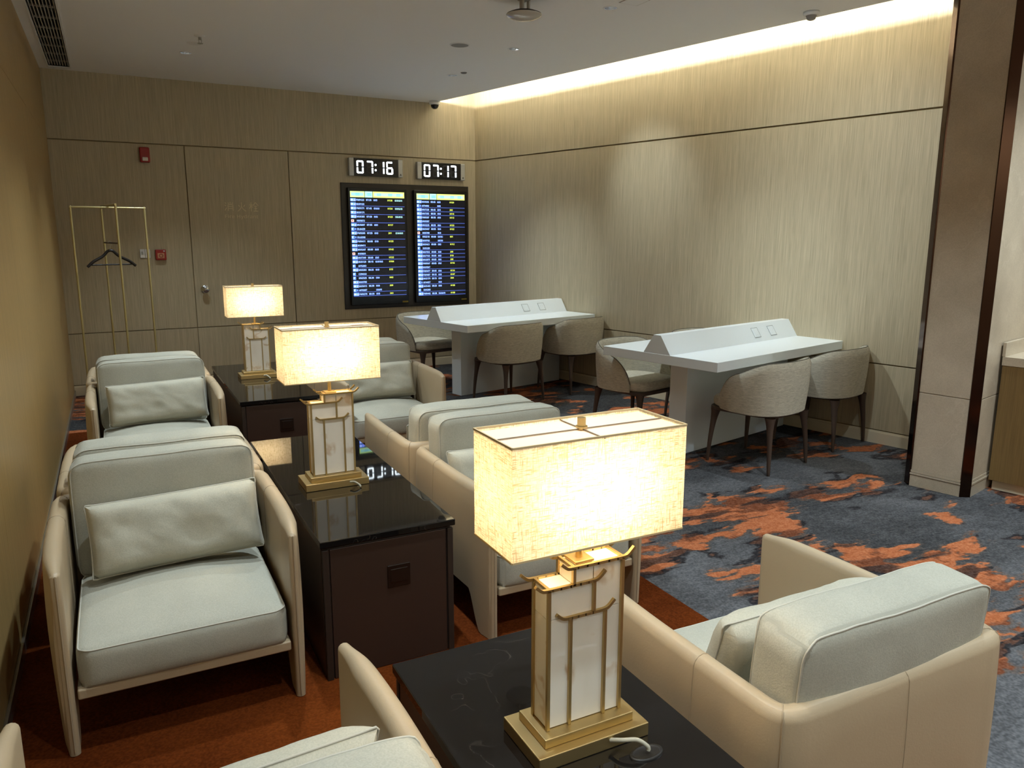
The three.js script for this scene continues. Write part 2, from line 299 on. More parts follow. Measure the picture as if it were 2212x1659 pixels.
{
  const sh = new THREE.Shape([[LEFTX - 0.05, -8.66], [edgeX(-8.72), -8.72], [edgeX(3.3), 3.3], [LEFTX - 0.05, 3.3]].map(([x, z]) => new THREE.Vector2(x, -z)));
  const hole = (pts) => sh.holes.push(new THREE.Path(pts.map(([x, z]) => new THREE.Vector2(x, -z))));
  hole([[-0.345, -8.36], [-0.174, -8.36], [-0.174, 2.9], [-0.345, 2.9]]);
  for (const [x, z] of LAMPS) hole(Array.from({ length: 24 }, (_, i) => [x + 0.042 * Math.cos(i * Math.PI / 12), z + 0.042 * Math.sin(i * Math.PI / 12)]));
  const g = new THREE.ExtrudeGeometry(sh, { depth: 0.02, bevelEnabled: false }); g.rotateX(-Math.PI / 2).translate(0, CEIL, 0);
  struct('ceiling', uvm(g), M.ceiling);
  // cove behind the ceiling edge: lip, upright back and white top
  const cv = struct('trim_1'); cv.position.copy(CORNER); cv.rotation.y = RIGHTROT;
  mesh('lip', box(RL + 1, 0.007, 0.012, RL / 2, CEIL + 0.0225, 0.531 + 0.006), M.coveWhite, cv);
  mesh('shelf', box(RL + 1, 0.004, 0.13, RL / 2, CEIL + 0.0215, 0.60), M.coveWhite, cv);
  mesh('upright', box(RL + 1, 0.40, 0.03, RL / 2, CEIL + 0.22, 0.665), M.coveWhite, cv);
  mesh('cove_top', box(RL + 1, 0.04, 0.72, RL / 2, CEIL + 0.42, 0.33), M.coveWhite, cv);
  mesh('light_strip', box(RL + 0.4, 0.008, 0.006, RL / 2, 3.0605, 0.606), M.glow, cv);
  // unseen slab added over the room, so that no light leaves upward
  struct('unseen_closing_slab', box(10, 0.1, 13, 4.2, 3.62, -3), M.ceiling);
  // ceiling past the pillar, over the buffet
  struct('ceiling_side', (() => { const s2 = new THREE.Shape([[edgeX(-2.9) + 0.6, -2.6], [7.6, -2.6], [7.6, 3.3], [edgeX(3.3) - 0.02, 3.3], [edgeX(-2.4), -2.4]].map(([x, z]) => new THREE.Vector2(x, -z))); const q = new THREE.ExtrudeGeometry(s2, { depth: 0.02, bevelEnabled: false }); q.rotateX(-Math.PI / 2).translate(0, CEIL, 0); return uvm(q); })(), M.ceiling);
}
UNSEEN_WASH.forEach(([p, q, len], i) => {  // fittings of the unseen strips that brighten the room
  const t = thing('unseen_wall_washer', ['unseen linear wall washer behind the camera, placed to light the room', 'unseen linear wall washer on the buffet side, placed to light the room'][i], 'light fitting', null, p); t.lookAt(...q);
  mesh('housing', rbox(len + 0.02, 0.12, 0.05, 0.004, 0, 0, -0.035), M.white, t); mesh('diffuser', box(len, 0.1, 0.006, 0, 0, -0.006), M.unseenWashGlow, t);
  mesh('hanger_rod', cyl(0.006, 0.006, 0.1, 0, 0, 0, 8).translate(len * 0.4, 0.06, -0.045), M.white, t); mesh('hanger_rod', cyl(0.006, 0.006, 0.1, 0, 0, 0, 8).translate(-len * 0.4, 0.06, -0.045), M.white, t);
});
{ // air slot in the ceiling along the left wall
  const t = thing('ceiling_vent', 'long dark slotted air vent in the ceiling along the left wall', 'air vent', null, [0, CEIL, 0]);
  mesh('duct', join([box(0.171, 0.004, 11.26, -0.2595, 0.46, -2.73), box(0.004, 0.46, 11.26, -0.347, 0.23, -2.73), box(0.004, 0.46, 11.26, -0.172, 0.23, -2.73), box(0.175, 0.46, 0.004, -0.2595, 0.23, -8.362), box(0.175, 0.46, 0.004, -0.2595, 0.23, 2.902)]), M.ductMetal, t);
  mesh('frame', join([box(0.012, 0.012, 11.3, -0.349, -0.003, -2.73), box(0.012, 0.012, 11.3, -0.170, -0.003, -2.73), box(0.19, 0.012, 0.03, -0.2595, -0.003, -8.372)]), M.white, t);
  for (let i = 0; i < 8; i++) mesh('slat', box(0.0055, 0.016, 11.2, -0.332 + i * 0.0207, 0.012, -2.73), M.vent, t);
  for (let z = -8.18; z < -5.2; z += 0.31) mesh('cross_bar', box(0.165, 0.012, 0.012, -0.2595, 0.016, z), M.vent, t);
}
// recessed ceiling spots, in view and out of view
LAMPS.forEach(([x, z, aim, ang, I, col], i) => {
  const names = { 0: 'small recessed ceiling spotlight nearest the dome camera', 1: 'small recessed ceiling spotlight level with the round speaker', 2: 'small recessed ceiling spotlight right of the hanging round access point', 7: 'unseen recessed ceiling spotlight, placed to light the buffet counter', 8: 'small recessed ceiling spotlight above the coat rack side, left of the others' };
  const t = thing('ceiling_spotlight', names[i] ?? 'unseen recessed ceiling spotlight, placed to light the room below', 'spotlight', 'recessed ceiling spotlights', [x, CEIL, z]);
  mesh('trim_ring', lathe([[0.041, 0.0], [0.041, -0.003], [0.05, -0.003], [0.052, 0.001]], 28), M.white, t);
  mesh('reflector', lathe([[0.041, -0.001], [0.04, 0.012], [0.034, 0.035], [0.022, 0.055], [0.018, 0.058]], 28), M.chrome, t);
  mesh('housing', lathe([[0.043, 0.004], [0.043, 0.09], [0, 0.09]], 20), M.black, t);
  mesh('lamp_face', at(new THREE.CircleGeometry(0.02, 20), 0, 0.057, 0, Math.PI / 2), M.lampSpot, t);
  const s = new THREE.SpotLight(col, I, 0, ang * D2R, 1, 2); s.position.set(x, CEIL - 0.006, z); s.shadow.radius = 1.6; s.castShadow = true;
  s.target.position.set(...aim); scene.add(s, s.target); s.name = 'spot_beam';
});

// ---------------------------------------------------------------- lounge armchairs
const CH_D = 0.77;
const shellHalf = [[0.337, 0.385], [0.349, 0.27], [0.358, 0.08], [0.3585, -0.16], [0.358, -0.28], [0.3565, -0.322], [0.348, -0.347], [0.325, -0.3585], [0.285, -0.3605], [0.12, -0.3605]];
const shellCurve = new THREE.CatmullRomCurve3([...shellHalf.map(([x, z]) => V3(-x, 0, z)), V3(0, 0, -0.3605), ...shellHalf.slice().reverse().map(([x, z]) => V3(x, 0, z))], false, 'centripetal');
shellCurve.arcLengthDivisions = 600;
const SHELL_L = shellCurve.getLength();
function shellSection(u, grow = 0) {                                  // closed loop of points round the panel at arc position u
  const c = shellCurve.getPointAt(u), tg = shellCurve.getTangentAt(u), nx = tg.z, nz = -tg.x, s = Math.min(u, 1 - u) * SHELL_L;
  let t = 0.030 + 0.024 * smooth(0.0, 0.16, s);
  t *= Math.sqrt(Math.min(1, Math.max(0.05, 1 - Math.pow(1 - Math.min(1, s / 0.012), 2))));
  const top = 0.590 + 0.012 * smooth(0, 0.12, s) - 0.008 * (1 - smooth(0, 0.01, s)) + grow;
  const bot = 0.165 * (1 - Math.max(1 - smooth(0.075, 0.165, s), 1 - smooth(0.07, 0.15, Math.abs(s - 0.735)))), r = Math.min(t / 2, 0.03) + grow, hw = t / 2 + grow, loop = [];
  for (let k = 0; k < 7; k++) loop.push([-hw - (t > 0.03 ? 0.006 * Math.sin(Math.PI * k / 6) : 0), bot + (top - r - bot) * k / 6]);
  for (let k = 1; k < 6; k++) { const a = Math.PI - Math.PI * k / 6; loop.push([Math.cos(a) * hw, top - r + Math.sin(a) * r]); }
  for (let k = 6; k >= 0; k--) loop.push([hw, bot + (top - r - bot) * k / 6]);
  loop.push([t / 4, bot], [0, bot], [-t / 4, bot]);
  return loop.map(([o, y]) => [c.x - nx * o, Math.max(0.002, y), c.z - nz * o]);
}
function shellGeometry() {
  const n = 150, P = [], idx = [], K = 22, us = [];
  for (let i = 0; i <= n; i++) us.push(i / n);
  us.push(0.0005, 0.0015, 0.003, 0.005, 0.995, 0.997, 0.9985, 0.9995); us.sort((a, b) => a - b);
  const S = us.length;
  for (const u of us) for (const p of shellSection(u)) P.push(...p);
  for (let i = 0; i < S - 1; i++) for (let k = 0; k < K; k++) { const a = i * K + k, b = i * K + (k + 1) % K, c2 = a + K, d = b + K; idx.push(a, b, c2, b, d, c2); }
  for (const i of [0, S - 1]) for (let k = 1; k < K - 1; k++) { const a = i * K; i ? idx.push(a, a + k + 1, a + k) : idx.push(a, a + k, a + k + 1); }
  const g = new THREE.BufferGeometry(); g.setAttribute('position', new THREE.Float32BufferAttribute(P, 3)); g.setIndex(idx); g.computeVertexNormals();
  return uvm(toCreasedNormals(g, 0.9));
}
// soft boxed cushion: corners rounded by R in plan (axes ax, bx), edges by r, faces puffed; the seams run along the deformed box edges
function cushionMaker(w, h, d, r, R, pair, puff, wr = 0, sd = 1) {
  const H = [w / 2, h / 2, d / 2], nz = fbm(4, 4, 3, 300 + sd), [A, B] = pair;
  return (p0) => {
    const p = [...p0];
    const ca = Math.max(-H[A] + R, Math.min(H[A] - R, p[A])), cb = Math.max(-H[B] + R, Math.min(H[B] - R, p[B])), da = p[A] - ca, db = p[B] - cb, l2 = Math.hypot(da, db), m2 = Math.max(Math.abs(da), Math.abs(db));
    if (l2 > 1e-6) { const k = m2 / l2; p[A] = ca + da * k; p[B] = cb + db * k; }
    const c = p.map((v, i) => Math.max(-H[i] + r, Math.min(H[i] - r, v))), e = p.map((v, i) => v - c[i]), l = Math.hypot(...e), m = Math.max(...e.map(Math.abs));
    if (l > 1e-6) for (let i = 0; i < 3; i++) p[i] = c[i] + e[i] * m / l;
    const f = p.map((v, i) => Math.max(0, 1 - Math.pow(Math.abs(v / H[i]), 2.4))), o = p.map((v, i) => Math.min(1, Math.abs(v / H[i]))), n = wr * (nz(p0[0] / w + 0.5, (p0[1] + p0[2]) / (h + d) + 0.5) - 0.5);
    return [p[0] + Math.sign(p[0]) * puff[0] * f[1] * f[2] * o[0], p[1] + Math.sign(p[1]) * puff[1] * f[0] * f[2] * o[1] + n, p[2] + Math.sign(p[2]) * puff[2] * f[0] * f[1] * o[2] + n];
  };
}
function cushionGeo(w, h, d, map, nseg) {
  const g = new THREE.BoxGeometry(w, h, d, ...nseg), p = g.attributes.position;
  for (let i = 0; i < p.count; i++) p.setXYZ(i, ...map([p.getX(i), p.getY(i), p.getZ(i)]));
  g.deleteAttribute('uv'); g.deleteAttribute('normal');
  const m = mergeVertices(g, 1e-5); m.computeVertexNormals(); return uvm(m);
}
function seamLoop(w, h, d, map, axis, side, rad) {                    // along the edge where the face normal to axis meets the sides
  const H = [w / 2, h / 2, d / 2], [A, B] = [0, 1, 2].filter((i) => i !== axis), pts = [], N = 16;
  for (const [sa, sb, along, dir] of [[1, -1, B, 1], [1, 1, A, -1], [-1, 1, B, -1], [-1, -1, A, 1]]) for (let k = 0; k < N; k++) { const p = [0, 0, 0]; p[axis] = side * H[axis]; p[A] = sa * H[A]; p[B] = sb * H[B]; p[along] = dir * H[along] * (-1 + 2 * k / N); const q = map(p), l = Math.hypot(...q); pts.push(q.map((v) => v + v / l * rad * 0.2)); }
  return tube(pts, rad, true, 160, 5);
}
function ringPts(w, d, r, y, axis = 'y', n = 5) {                     // rounded rectangle path
  const o = []; for (const [sx, sz, a0] of [[1, 1, 0], [-1, 1, 90], [-1, -1, 180], [1, -1, 270]]) for (let k = 0; k <= n; k++) { const a = (a0 + 90 * k / n) * D2R; const X = sx * (w / 2 - r) + Math.cos(a) * r, Z = sz * (d / 2 - r) + Math.sin(a) * r; o.push(axis === 'y' ? [X, y, Z] : [X, Z, y]); }
  return o;
}
const G = {};
G.shell = shellGeometry();
const seatMap = cushionMaker(0.62, 0.128, 0.60, 0.022, 0.05, [0, 2], [0.004, 0.044, 0.008], 0.006, 2), backMap = cushionMaker(0.635, 0.435, 0.142, 0.026, 0.06, [0, 1], [0.004, 0.01, 0.016], 0.008, 3);
G.seat = cushionGeo(0.62, 0.128, 0.60, seatMap, [30, 10, 30]).translate(0, 0.270, 0.085);
G.seatPipe = seamLoop(0.62, 0.128, 0.60, seatMap, 1, 1, 0.0026).translate(0, 0.270, 0.085);
G.back = cushionGeo(0.635, 0.435, 0.142, backMap, [34, 26, 10]);
G.backPipe = [1, -1].map((k) => seamLoop(0.635, 0.435, 0.142, backMap, 2, k, 0.0026));
G.rail = join([rbox(0.63, 0.034, 0.03, 0.006, 0, 0.192, 0.362), rbox(0.63, 0.04, 0.03, 0.006, 0, 0.187, -0.31), box(0.63, 0.03, 0.66, 0, 0.188, 0.025)]);
G.armSeam = [-1, 1].map((s) => tube([[s * 0.3375, 0.01, 0.3858], [s * 0.3375, 0.3, 0.3858], [s * 0.3375, 0.55, 0.3858], [s * 0.3375, 0.578, 0.3845]], 0.0028, false, 24, 5));
const seamAt = (u, r) => tube(shellSection(u, 0.0002).slice(1, 18), r, false, 60, 5);
G.shellSeam = [0.5, 0.232, 0.768, 0.339, 0.661].map((u, i) => seamAt(u, i < 3 ? 0.0012 : 0.0016));
function armchair(label, x, zFront, facing, pose = 0) {              // facing 1: towards the camera side (+z), -1: away
  const t = thing('lounge_armchair', label, 'armchair', 'lounge armchairs', [x, 0.0065, zFront - facing * 0.385], (facing > 0 ? 0 : Math.PI) + pose);
  const sh = mesh('leather_shell', G.shell, M.leather, t); for (const g of G.armSeam) mesh('front_piping', g, M.leatherSeam, sh); for (const g of G.shellSeam) mesh('seam', g, M.leatherSeam, sh);
  mesh('seat_frame', G.rail, M.leather, t);
  const s = mesh('seat_cushion', G.seat, M.cushion, t); mesh('piping', G.seatPipe, M.piping, s);
  const b = mesh('back_cushion', G.back, M.cushion, t); b.position.set(0, 0.531, -0.284); b.rotation.x = -0.06; for (const g of G.backPipe) mesh('piping', g, M.piping, b);
  return t;
}
// lumbar pillow: knife-edged with pulled corners
function pillowGeo(w, h, T, sd) {
  const nx = 30, ny = 16, P = [], I = [], nz = fbm(5, 3, 3, 400 + sd);
  for (const side of [1, -1]) for (let j = 0; j <= ny; j++) for (let i = 0; i <= nx; i++) {
    const a = i / nx * 2 - 1, b = j / ny * 2 - 1, fa = 1 - Math.pow(Math.abs(a), 9), fb = 1 - Math.pow(Math.abs(b), 4.5);
    const th = T / 2 * Math.pow(Math.max(0, fa * fb), 0.48) * (0.9 + 0.25 * (nz(i / nx, j / ny) - 0.5) * 2);
    const pinX = 1 - 0.02 * (1 - b * b) * Math.pow(Math.abs(a), 3), pinY = 1 - 0.07 * (1 - a * a) * 0.3 * Math.pow(Math.abs(b), 3);
    P.push(a * w / 2 * pinX, b * h / 2 * pinY, side * th);
  }
  const R = (nx + 1) * (ny + 1);
  for (let s = 0; s < 2; s++) for (let j = 0; j < ny; j++) for (let i = 0; i < nx; i++) { const a = s * R + j * (nx + 1) + i, b = a + 1, c = a + nx + 1, d = c + 1; s ? I.push(a, c, b, b, c, d) : I.push(a, b, c, b, d, c); }
  const g = new THREE.BufferGeometry(); g.setAttribute('position', new THREE.Float32BufferAttribute(P, 3)); g.setIndex(I); const m = mergeVertices(g, 1e-5); m.computeVertexNormals(); return uvm(toCreasedNormals(m, 1.2));
}
G.pillows = [1, 2, 3].map((s) => pillowGeo(0.575, 0.255, 0.14, s));
G.pillowEdge = (() => { const e = [], w = 0.575, h = 0.255, px = (b) => 1 - 0.02 * (1 - b * b), py = (a) => 1 - 0.07 * (1 - a * a) * 0.3; for (let k = 0; k < 20; k++) e.push([(-1 + k / 10) * w / 2, -h / 2 * py(-1 + k / 10), 0]); for (let k = 0; k < 10; k++) e.push([w / 2 * px(-1 + k / 5), (-1 + k / 5) * h / 2, 0]); for (let k = 0; k < 20; k++) e.push([(1 - k / 10) * w / 2, h / 2 * py(1 - k / 10), 0]); for (let k = 0; k < 10; k++) e.push([-w / 2 * px(1 - k / 5), (1 - k / 5) * h / 2, 0]); return tube(e, 0.003, true, 160, 5); })();
let pk = 0;
function pillow(label, chair, dx = 0, lean = -0.3, roll = 0, dz = 0) {
  const g = G.pillows[pk++ % 3], w = new THREE.Group();
  const m = mesh('lumbar_pillow', g, M.pillow, scene); tag(m, label, 'pillow', 'lumbar pillows'); mesh('piping', G.pillowEdge, M.piping, m);
  chair.updateMatrixWorld(true);
  w.position.set(dx, 0.504, -0.095 + dz); w.rotation.set(lean, 0, roll); w.updateMatrix();
  new THREE.Matrix4().multiplyMatrices(chair.matrixWorld, w.matrix).decompose(m.position, m.quaternion, m.scale);
  return m;
}
const chairs = {};
for (const [k, x, z, f, lab, plab] of [
  ['L1', 0.080, -1.700, -1, 'beige leather armchair at the bottom left edge, cut by the picture, back to the camera', 'pale pillow on the armchair cut by the bottom edge'],
  ['L2', 0.115, -2.440, 1, 'large beige leather armchair facing the camera beside the middle cabinet, along the left wall', 'pillow on the armchair facing us between left wall and middle cabinet'],
  ['L3', 0.122, -4.012, -1, 'armchair facing away, back to back behind the large left armchair', 'pillow on the armchair facing away behind the large left armchair'],
  ['L4', 0.177, -4.815, 1, 'armchair facing the camera in front of the coat rack, left of the far cabinet', 'pillow on the armchair in front of the coat rack'],
  ['L5', 0.170, -6.380, -1, 'armchair facing away, only its cushion top shows in front of the coat rack', 'pillow on the far armchair facing the coat rack'],
  ['R1', 1.498, -1.745, -1, 'beige leather armchair seen from behind at the lower right, beside the near lamp', 'pillow on the armchair seen from behind at the lower right'],
  ['R2', 1.540, -2.470, 1, 'armchair facing the camera, mostly hidden behind the near lamp shade', 'pillow peeping out behind the near lamp shade'],
  ['R3', 1.520, -4.032, -1, 'armchair facing away with its arm along the middle cabinet, behind the near lamp', 'pillow on the armchair facing away beside the middle cabinet'],
  ['R4', 1.646, -4.875, 1, 'armchair facing the camera to the right of the middle lamp shade', 'pillow on the armchair right of the middle lamp shade'],
  ['R5', 1.640, -6.440, -1, 'armchair facing away behind the one right of the middle lamp shade', 'pillow on the farthest armchair of the right column'],
]) { chairs[k] = armchair(lab, x, z, f); pillow(plab, chairs[k], { L2: 0.02, L4: 0.015, R1: -0.03, R2: -0.03, L1: -0.01 }[k] ?? 0, { R1: -0.28, L1: -0.2 }[k] ?? -0.30, { L2: 0.035, L4: 0.03, L1: -0.05 }[k] ?? 0, { R1: 0.055, L1: 0.075 }[k] ?? 0); }

// ---------------------------------------------------------------- dark side cabinets
const CAB_H = 0.523;
function cabinet(label, x0, zf, len) {                               // x0 left side, zf the end nearest the camera
  const w = 0.5, t = thing('side_cabinet', label, 'cabinet', 'dark side cabinets', [x0 + w / 2, 0.0065, zf - len / 2]);
  mesh('body', rbox(w - 0.03, CAB_H - 0.032, len - 0.03, 0.003, 0, (CAB_H - 0.032) / 2, 0), M.cabinetEdge, t);
  for (const s of [-1, 1]) {
    const p = mesh('end_panel', rbox(w - 0.07, CAB_H - 0.036, 0.008, 0.002, 0, (CAB_H - 0.034) / 2, s * (len / 2 - 0.012)), M.cabinet, t);
    const q = mesh('socket', join([rbox(0.086, 0.086, 0.006, 0.003), rbox(0.064, 0.052, 0.004, 0.002, 0, 0.002, s * 0.003)]), M.darkPlate, p); q.position.set(0.03 * s, CAB_H * 0.66, s * (len / 2 - 0.0065));
    mesh('side_panel', rbox(0.008, CAB_H - 0.036, len - 0.06, 0.002, s * (w / 2 - 0.012), (CAB_H - 0.034) / 2, 0), M.cabinet, t);
    for (const k of [-1, 1]) mesh('end_stile', rbox(0.022, CAB_H - 0.034, 0.016, 0.002, k * (w / 2 - 0.019), (CAB_H - 0.034) / 2, s * (len / 2 - 0.012)), M.cabinetEdge, t);
  }
  mesh('top', rbox(w, 0.024, len, 0.003, 0, CAB_H - 0.0125, 0), M.blackTop, t);
  return t;
}
const cabTop = CAB_H + 0.006;
const cab1 = cabinet('dark cabinet with black stone top in the foreground carrying the near lamp', 0.526, -0.16, 1.496);
cabinet('dark cabinet with glossy black top in the middle carrying the second lamp', 0.548, -2.485, 1.46);
cabinet('dark cabinet with glossy black top farthest away carrying the third lamp', 0.640, -4.938, 1.50);
{ // cable grommet in the near cabinet's top
  const q = mesh('cable_grommet', at(lathe([[0, 0.001], [0.022, 0.001], [0.024, 0.004], [0.03, 0.004], [0.031, 0]], 24), 0, 0, 0), M.black, cab1);
  q.scale.set(1.25, 1, 0.7); q.position.set(0.878 - cab1.position.x, CAB_H - 0.0005, -1.105 - cab1.position.z);
}

// ---------------------------------------------------------------- table lamps
function lamp(label, x, z, flip, cordSide) {
  const t = thing('table_lamp', label, 'lamp', 'alabaster and brass table lamps', [x, cabTop, z], flip ? Math.PI : 0);
  const y0 = 0.051, yL = 0.352, yR = 0.388, bw = 0.086, bd = 0.030, st = -0.030;      // body measures, relative to the table top
  mesh('base_plate', rbox(0.262, 0.030, 0.156, 0.002, 0, 0.0155, 0), M.brass, t);
  mesh('base_step', rbox(0.212, 0.020, 0.112, 0.002, 0, 0.0405, 0), M.brass, t);
  // alabaster blocks between the brass rods
  const blocks = [[-bw, -0.036, y0, 0.287], [-0.036, 0.046, y0, 0.287], [0.046, bw, y0, 0.287], [-bw, 0.018, 0.287, yL], [0.018, bw, 0.287, yR], [st, 0.018, yL, yR]];
  blocks.forEach(([a, b, c, d2], i) => { const g = uvm(new RoundedBoxGeometry(b - a - 0.002, d2 - c - 0.001, bd * 2 - 0.006, 1, 0.001).translate((a + b) / 2, (c + d2) / 2, 0), 1, false, i * 0.37 + x, i * 0.23); mesh('alabaster_panel', g, M.marble, t); });
  // brass rods on both faces
  const rod = 0.0075, rods = [];
  const curl = (xa, xb, y, zz, ca, cb) => {                          // a roof line with upswept ends
    const pts = []; if (ca) { pts.push([xa, y + 0.013, zz], [xa + 0.012, y + 0.003, zz], [xa + 0.026, y, zz]); } else pts.push([xa, y, zz], [xa + 0.004, y, zz]);
    if (cb) pts.push([xb - 0.030, y, zz], [xb - 0.014, y + 0.004, zz], [xb, y + 0.017, zz]); else pts.push([xb - 0.004, y, zz], [xb, y, zz]);
    const c = new THREE.CatmullRomCurve3(pts.map((p) => V3(...p)), false, 'catmullrom', 0.3), n = 30, g = [];
    for (let i = 0; i < n; i++) { const a = c.getPoint(i / n), b = c.getPoint((i + 1) / n); const e = b.clone().sub(a).multiplyScalar(0.08); g.push(bar(a.clone().sub(e).toArray(), b.clone().add(e).toArray(), 0.006, rod)); }
    return join(g);
  };
  for (const s of [-1, 1]) {
    const zz = s * bd;
    for (const [xx, a, b] of [[-bw, y0, yL], [bw, y0, yR], [-0.036, y0, 0.282], [0.046, y0, 0.282], [0.018, 0.287, yL], [st, yL, yR]]) mesh('brass_rod', bar([xx, a, zz], [xx, b, zz], 0.0065, rod), M.brass, t);
    mesh('brass_roof_line', curl(-0.068, 0.068, 0.285, zz, true, true), M.brass, t);
    mesh('brass_roof_line', curl(-bw - 0.030, 0.044, yL + 0.001, zz, true, true), M.brass, t);
    mesh('brass_roof_line', curl(st - 0.030, bw + 0.028, yR + 0.001, zz, true, true), M.brass, t);
  }
  for (const [xx, y] of [[-bw, yL + 0.001], [st, yR + 0.001], [bw, yR + 0.001]]) mesh('cross_rod', bar([xx, y, -bd], [xx, y, bd], 0.0065, 0.006), M.brass, t);
  mesh('stem', join([cyl(0.0075, 0.0075, 0.30, 0, 0.53, 0, 16), rbox(0.045, 0.006, 0.045, 0.002, 0, yR + 0.005, 0)]), M.brass, t);
  // shade: four cloth walls open below, cloth top with a cross of wire, finial
  const sw = 0.386, sd = 0.162, sb = 0.450, stp = 0.664, sh = stp - sb, my = (stp + sb) / 2;
  const wall = (w2, px, pz, ry, ox) => { const g = new THREE.PlaneGeometry(w2, sh, 1, 1); const uv = g.attributes.uv; for (let i = 0; i < 4; i++) uv.setXY(i, uv.getX(i) * w2 + ox, uv.getY(i) * sh + ox * 0.7); return g.rotateY(ry).translate(px, my, pz); };
  const q = mesh('lamp_shade', join([wall(sw, 0, sd / 2, 0, x), wall(sw, 0, -sd / 2, Math.PI, x + 0.2), wall(sd, sw / 2, 0, Math.PI / 2, x + 0.1), wall(sd, -sw / 2, 0, -Math.PI / 2, x + 0.31)]), M.linen, t);
  const tp = new THREE.PlaneGeometry(sw - 0.004, sd - 0.004).rotateX(-Math.PI / 2).translate(0, stp - 0.006, 0); mesh('shade_top', uvm(tp), M.linenTop, t);
  for (const y of [sb, stp]) { const edge = []; for (const s of [-1, 1]) edge.push(bar([-sw / 2, y, s * sd / 2], [sw / 2, y, s * sd / 2], 0.0035), bar([s * sw / 2, y, -sd / 2], [s * sw / 2, y, sd / 2], 0.0035)); mesh('shade_trim', join(edge), M.shadeTrim, q); }
  mesh('shade_wire', join([bar([-sw / 2, stp - 0.004, 0], [sw / 2, stp - 0.004, 0], 0.0022), bar([0, stp - 0.004, -sd / 2], [0, stp - 0.004, sd / 2], 0.0022)]), M.shadeWire, q);
  mesh('finial', join([cyl(0.0085, 0.0085, 0.017, 0, stp + 0.010, 0, 16), cyl(0.012, 0.012, 0.003, 0, stp + 0.0005, 0, 16)]), M.brass, t);
  for (const bx of [-0.055, 0.055]) {
    mesh('bulb', new THREE.SphereGeometry(0.024, 20, 14).translate(bx, 0.545, 0), M.bulb, t);
    const p = new THREE.PointLight(LAMPWARM, LAMP_I / 2); p.position.set(bx, 0.545, 0); p.shadow.radius = 1.1; p.castShadow = true; p.name = 'bulb_light'; t.add(p);
  }
  mesh('bulb_holder', join([bar([-0.055, 0.515, 0], [0.055, 0.515, 0], 0.008), cyl(0.009, 0.009, 0.02, -0.055, 0.516, 0, 12), cyl(0.009, 0.009, 0.02, 0.055, 0.516, 0, 12)]), M.brass, t);
  return t;
}
M.linenTop = phy({ transmission: 0.09, thickness: 0, roughness: 1, color: 0xe4d2be, side: THREE.DoubleSide });
const lamp1 = lamp('nearest and largest lamp, lit linen shade on alabaster base, on the foreground cabinet', 0.786, -1.228, false);
const lamp2 = lamp('second lamp, lit linen shade in the middle, on the middle cabinet', 0.756, -3.105, false);
const lamp3 = lamp('farthest lamp, small lit linen shade in front of the flush door', 0.890, -5.790, true);
mesh('cord', tube([[0.035, 0.02, 0.077], [0.05, 0.028, 0.098], [0.075, 0.03, 0.113], [0.092, 0.018, 0.122], [0.096, 0.010, 0.124], [0.095, 0.007, 0.124]], 0.0045, false, 40, 8), M.cord, lamp1);
mesh('cord', tube([[0.05, 0.02, 0.078], [0.065, 0.022, 0.092], [0.08, 0.012, 0.105], [0.085, 0.004, 0.112]], 0.004, false, 24, 8), M.cord, lamp2);
mesh('cord', tube([[-0.03, 0.02, -0.078], [-0.045, 0.024, -0.1], [-0.06, 0.012, -0.115], [-0.066, 0.004, -0.122]], 0.0045, false, 24, 8), M.cord, lamp3);
mesh('paper_label', rbox(0.05, 0.001, 0.03, 0.0004, 0.135, 0.6625, -0.03), M.white, lamp2);

// ---------------------------------------------------------------- white work desks
const DESKROT = 13.05 * D2R, U = V3(0.9742, 0, -0.2258), Vv = V3(0.2258, 0, 0.9742);
function desk(label, nx, nz, depth, len) {                            // (nx, nz): the near left corner of the top
  const t = thing('work_desk', label, 'desk', 'white work desks', [nx, 0.0015, nz], DESKROT), c = -depth / 2;
  mesh('desk_top', rbox(len, 0.066, depth, 0.003, len / 2, 0.717, c), M.desk, t);
  mesh('pedestal', rbox(len - 0.32, 0.684, 0.15, 0.003, 0.26 + (len - 0.32) / 2, 0.342, c), M.desk, t);
  const sh = new THREE.Shape([[-0.115, 0], [-0.03, 0.128], [0.03, 0.128], [0.115, 0]].map(([a, b]) => new THREE.Vector2(a, b)));
  const g = new THREE.ExtrudeGeometry(sh, { depth: len - 0.004, bevelEnabled: true, bevelSize: 0.001, bevelThickness: 0.001, bevelSegments: 1 }); g.rotateY(Math.PI / 2).translate(0.002, 0.751, c);
  const r = mesh('power_ridge', uvm(g), M.desk, t);
  const slope = Math.atan2(0.128, 0.085);
  for (const [i, fx] of [[0, 0.665], [1, 0.80]]) {
    const o = mesh('outlet', i ? join([rbox(0.078, 0.078, 0.006, 0.003), rbox(0.006, 0.022, 0.003, 0.001, -0.012, 0.008, 0.003), rbox(0.006, 0.022, 0.003, 0.001, 0.012, 0.008, 0.003), rbox(0.022, 0.006, 0.003, 0.001, 0, -0.02, 0.003)]) : join([rbox(0.078, 0.078, 0.006, 0.003), rbox(0.05, 0.046, 0.003, 0.002, 0, 0, 0.003)]), M.desk, r);
    o.position.set(len * fx, 0.751 + 0.064, c + 0.0725 + 0.0015); o.rotation.x = -(Math.PI / 2 - slope);
    mesh('outlet_joint', join([[0, 0.041, 0.084, 0.003], [0, -0.041, 0.084, 0.003], [0.041, 0, 0.003, 0.084], [-0.041, 0, 0.003, 0.084]].map(([a, b, w, h]) => box(w, h, 0.0025, a, b, 0.0005))), M.deskLine, r).position.copy(o.position);
    r.children[r.children.length - 1].rotation.copy(o.rotation);
  }
  return t;
}
const N1 = [3.41, -3.725], N2 = [2.796, -6.292];
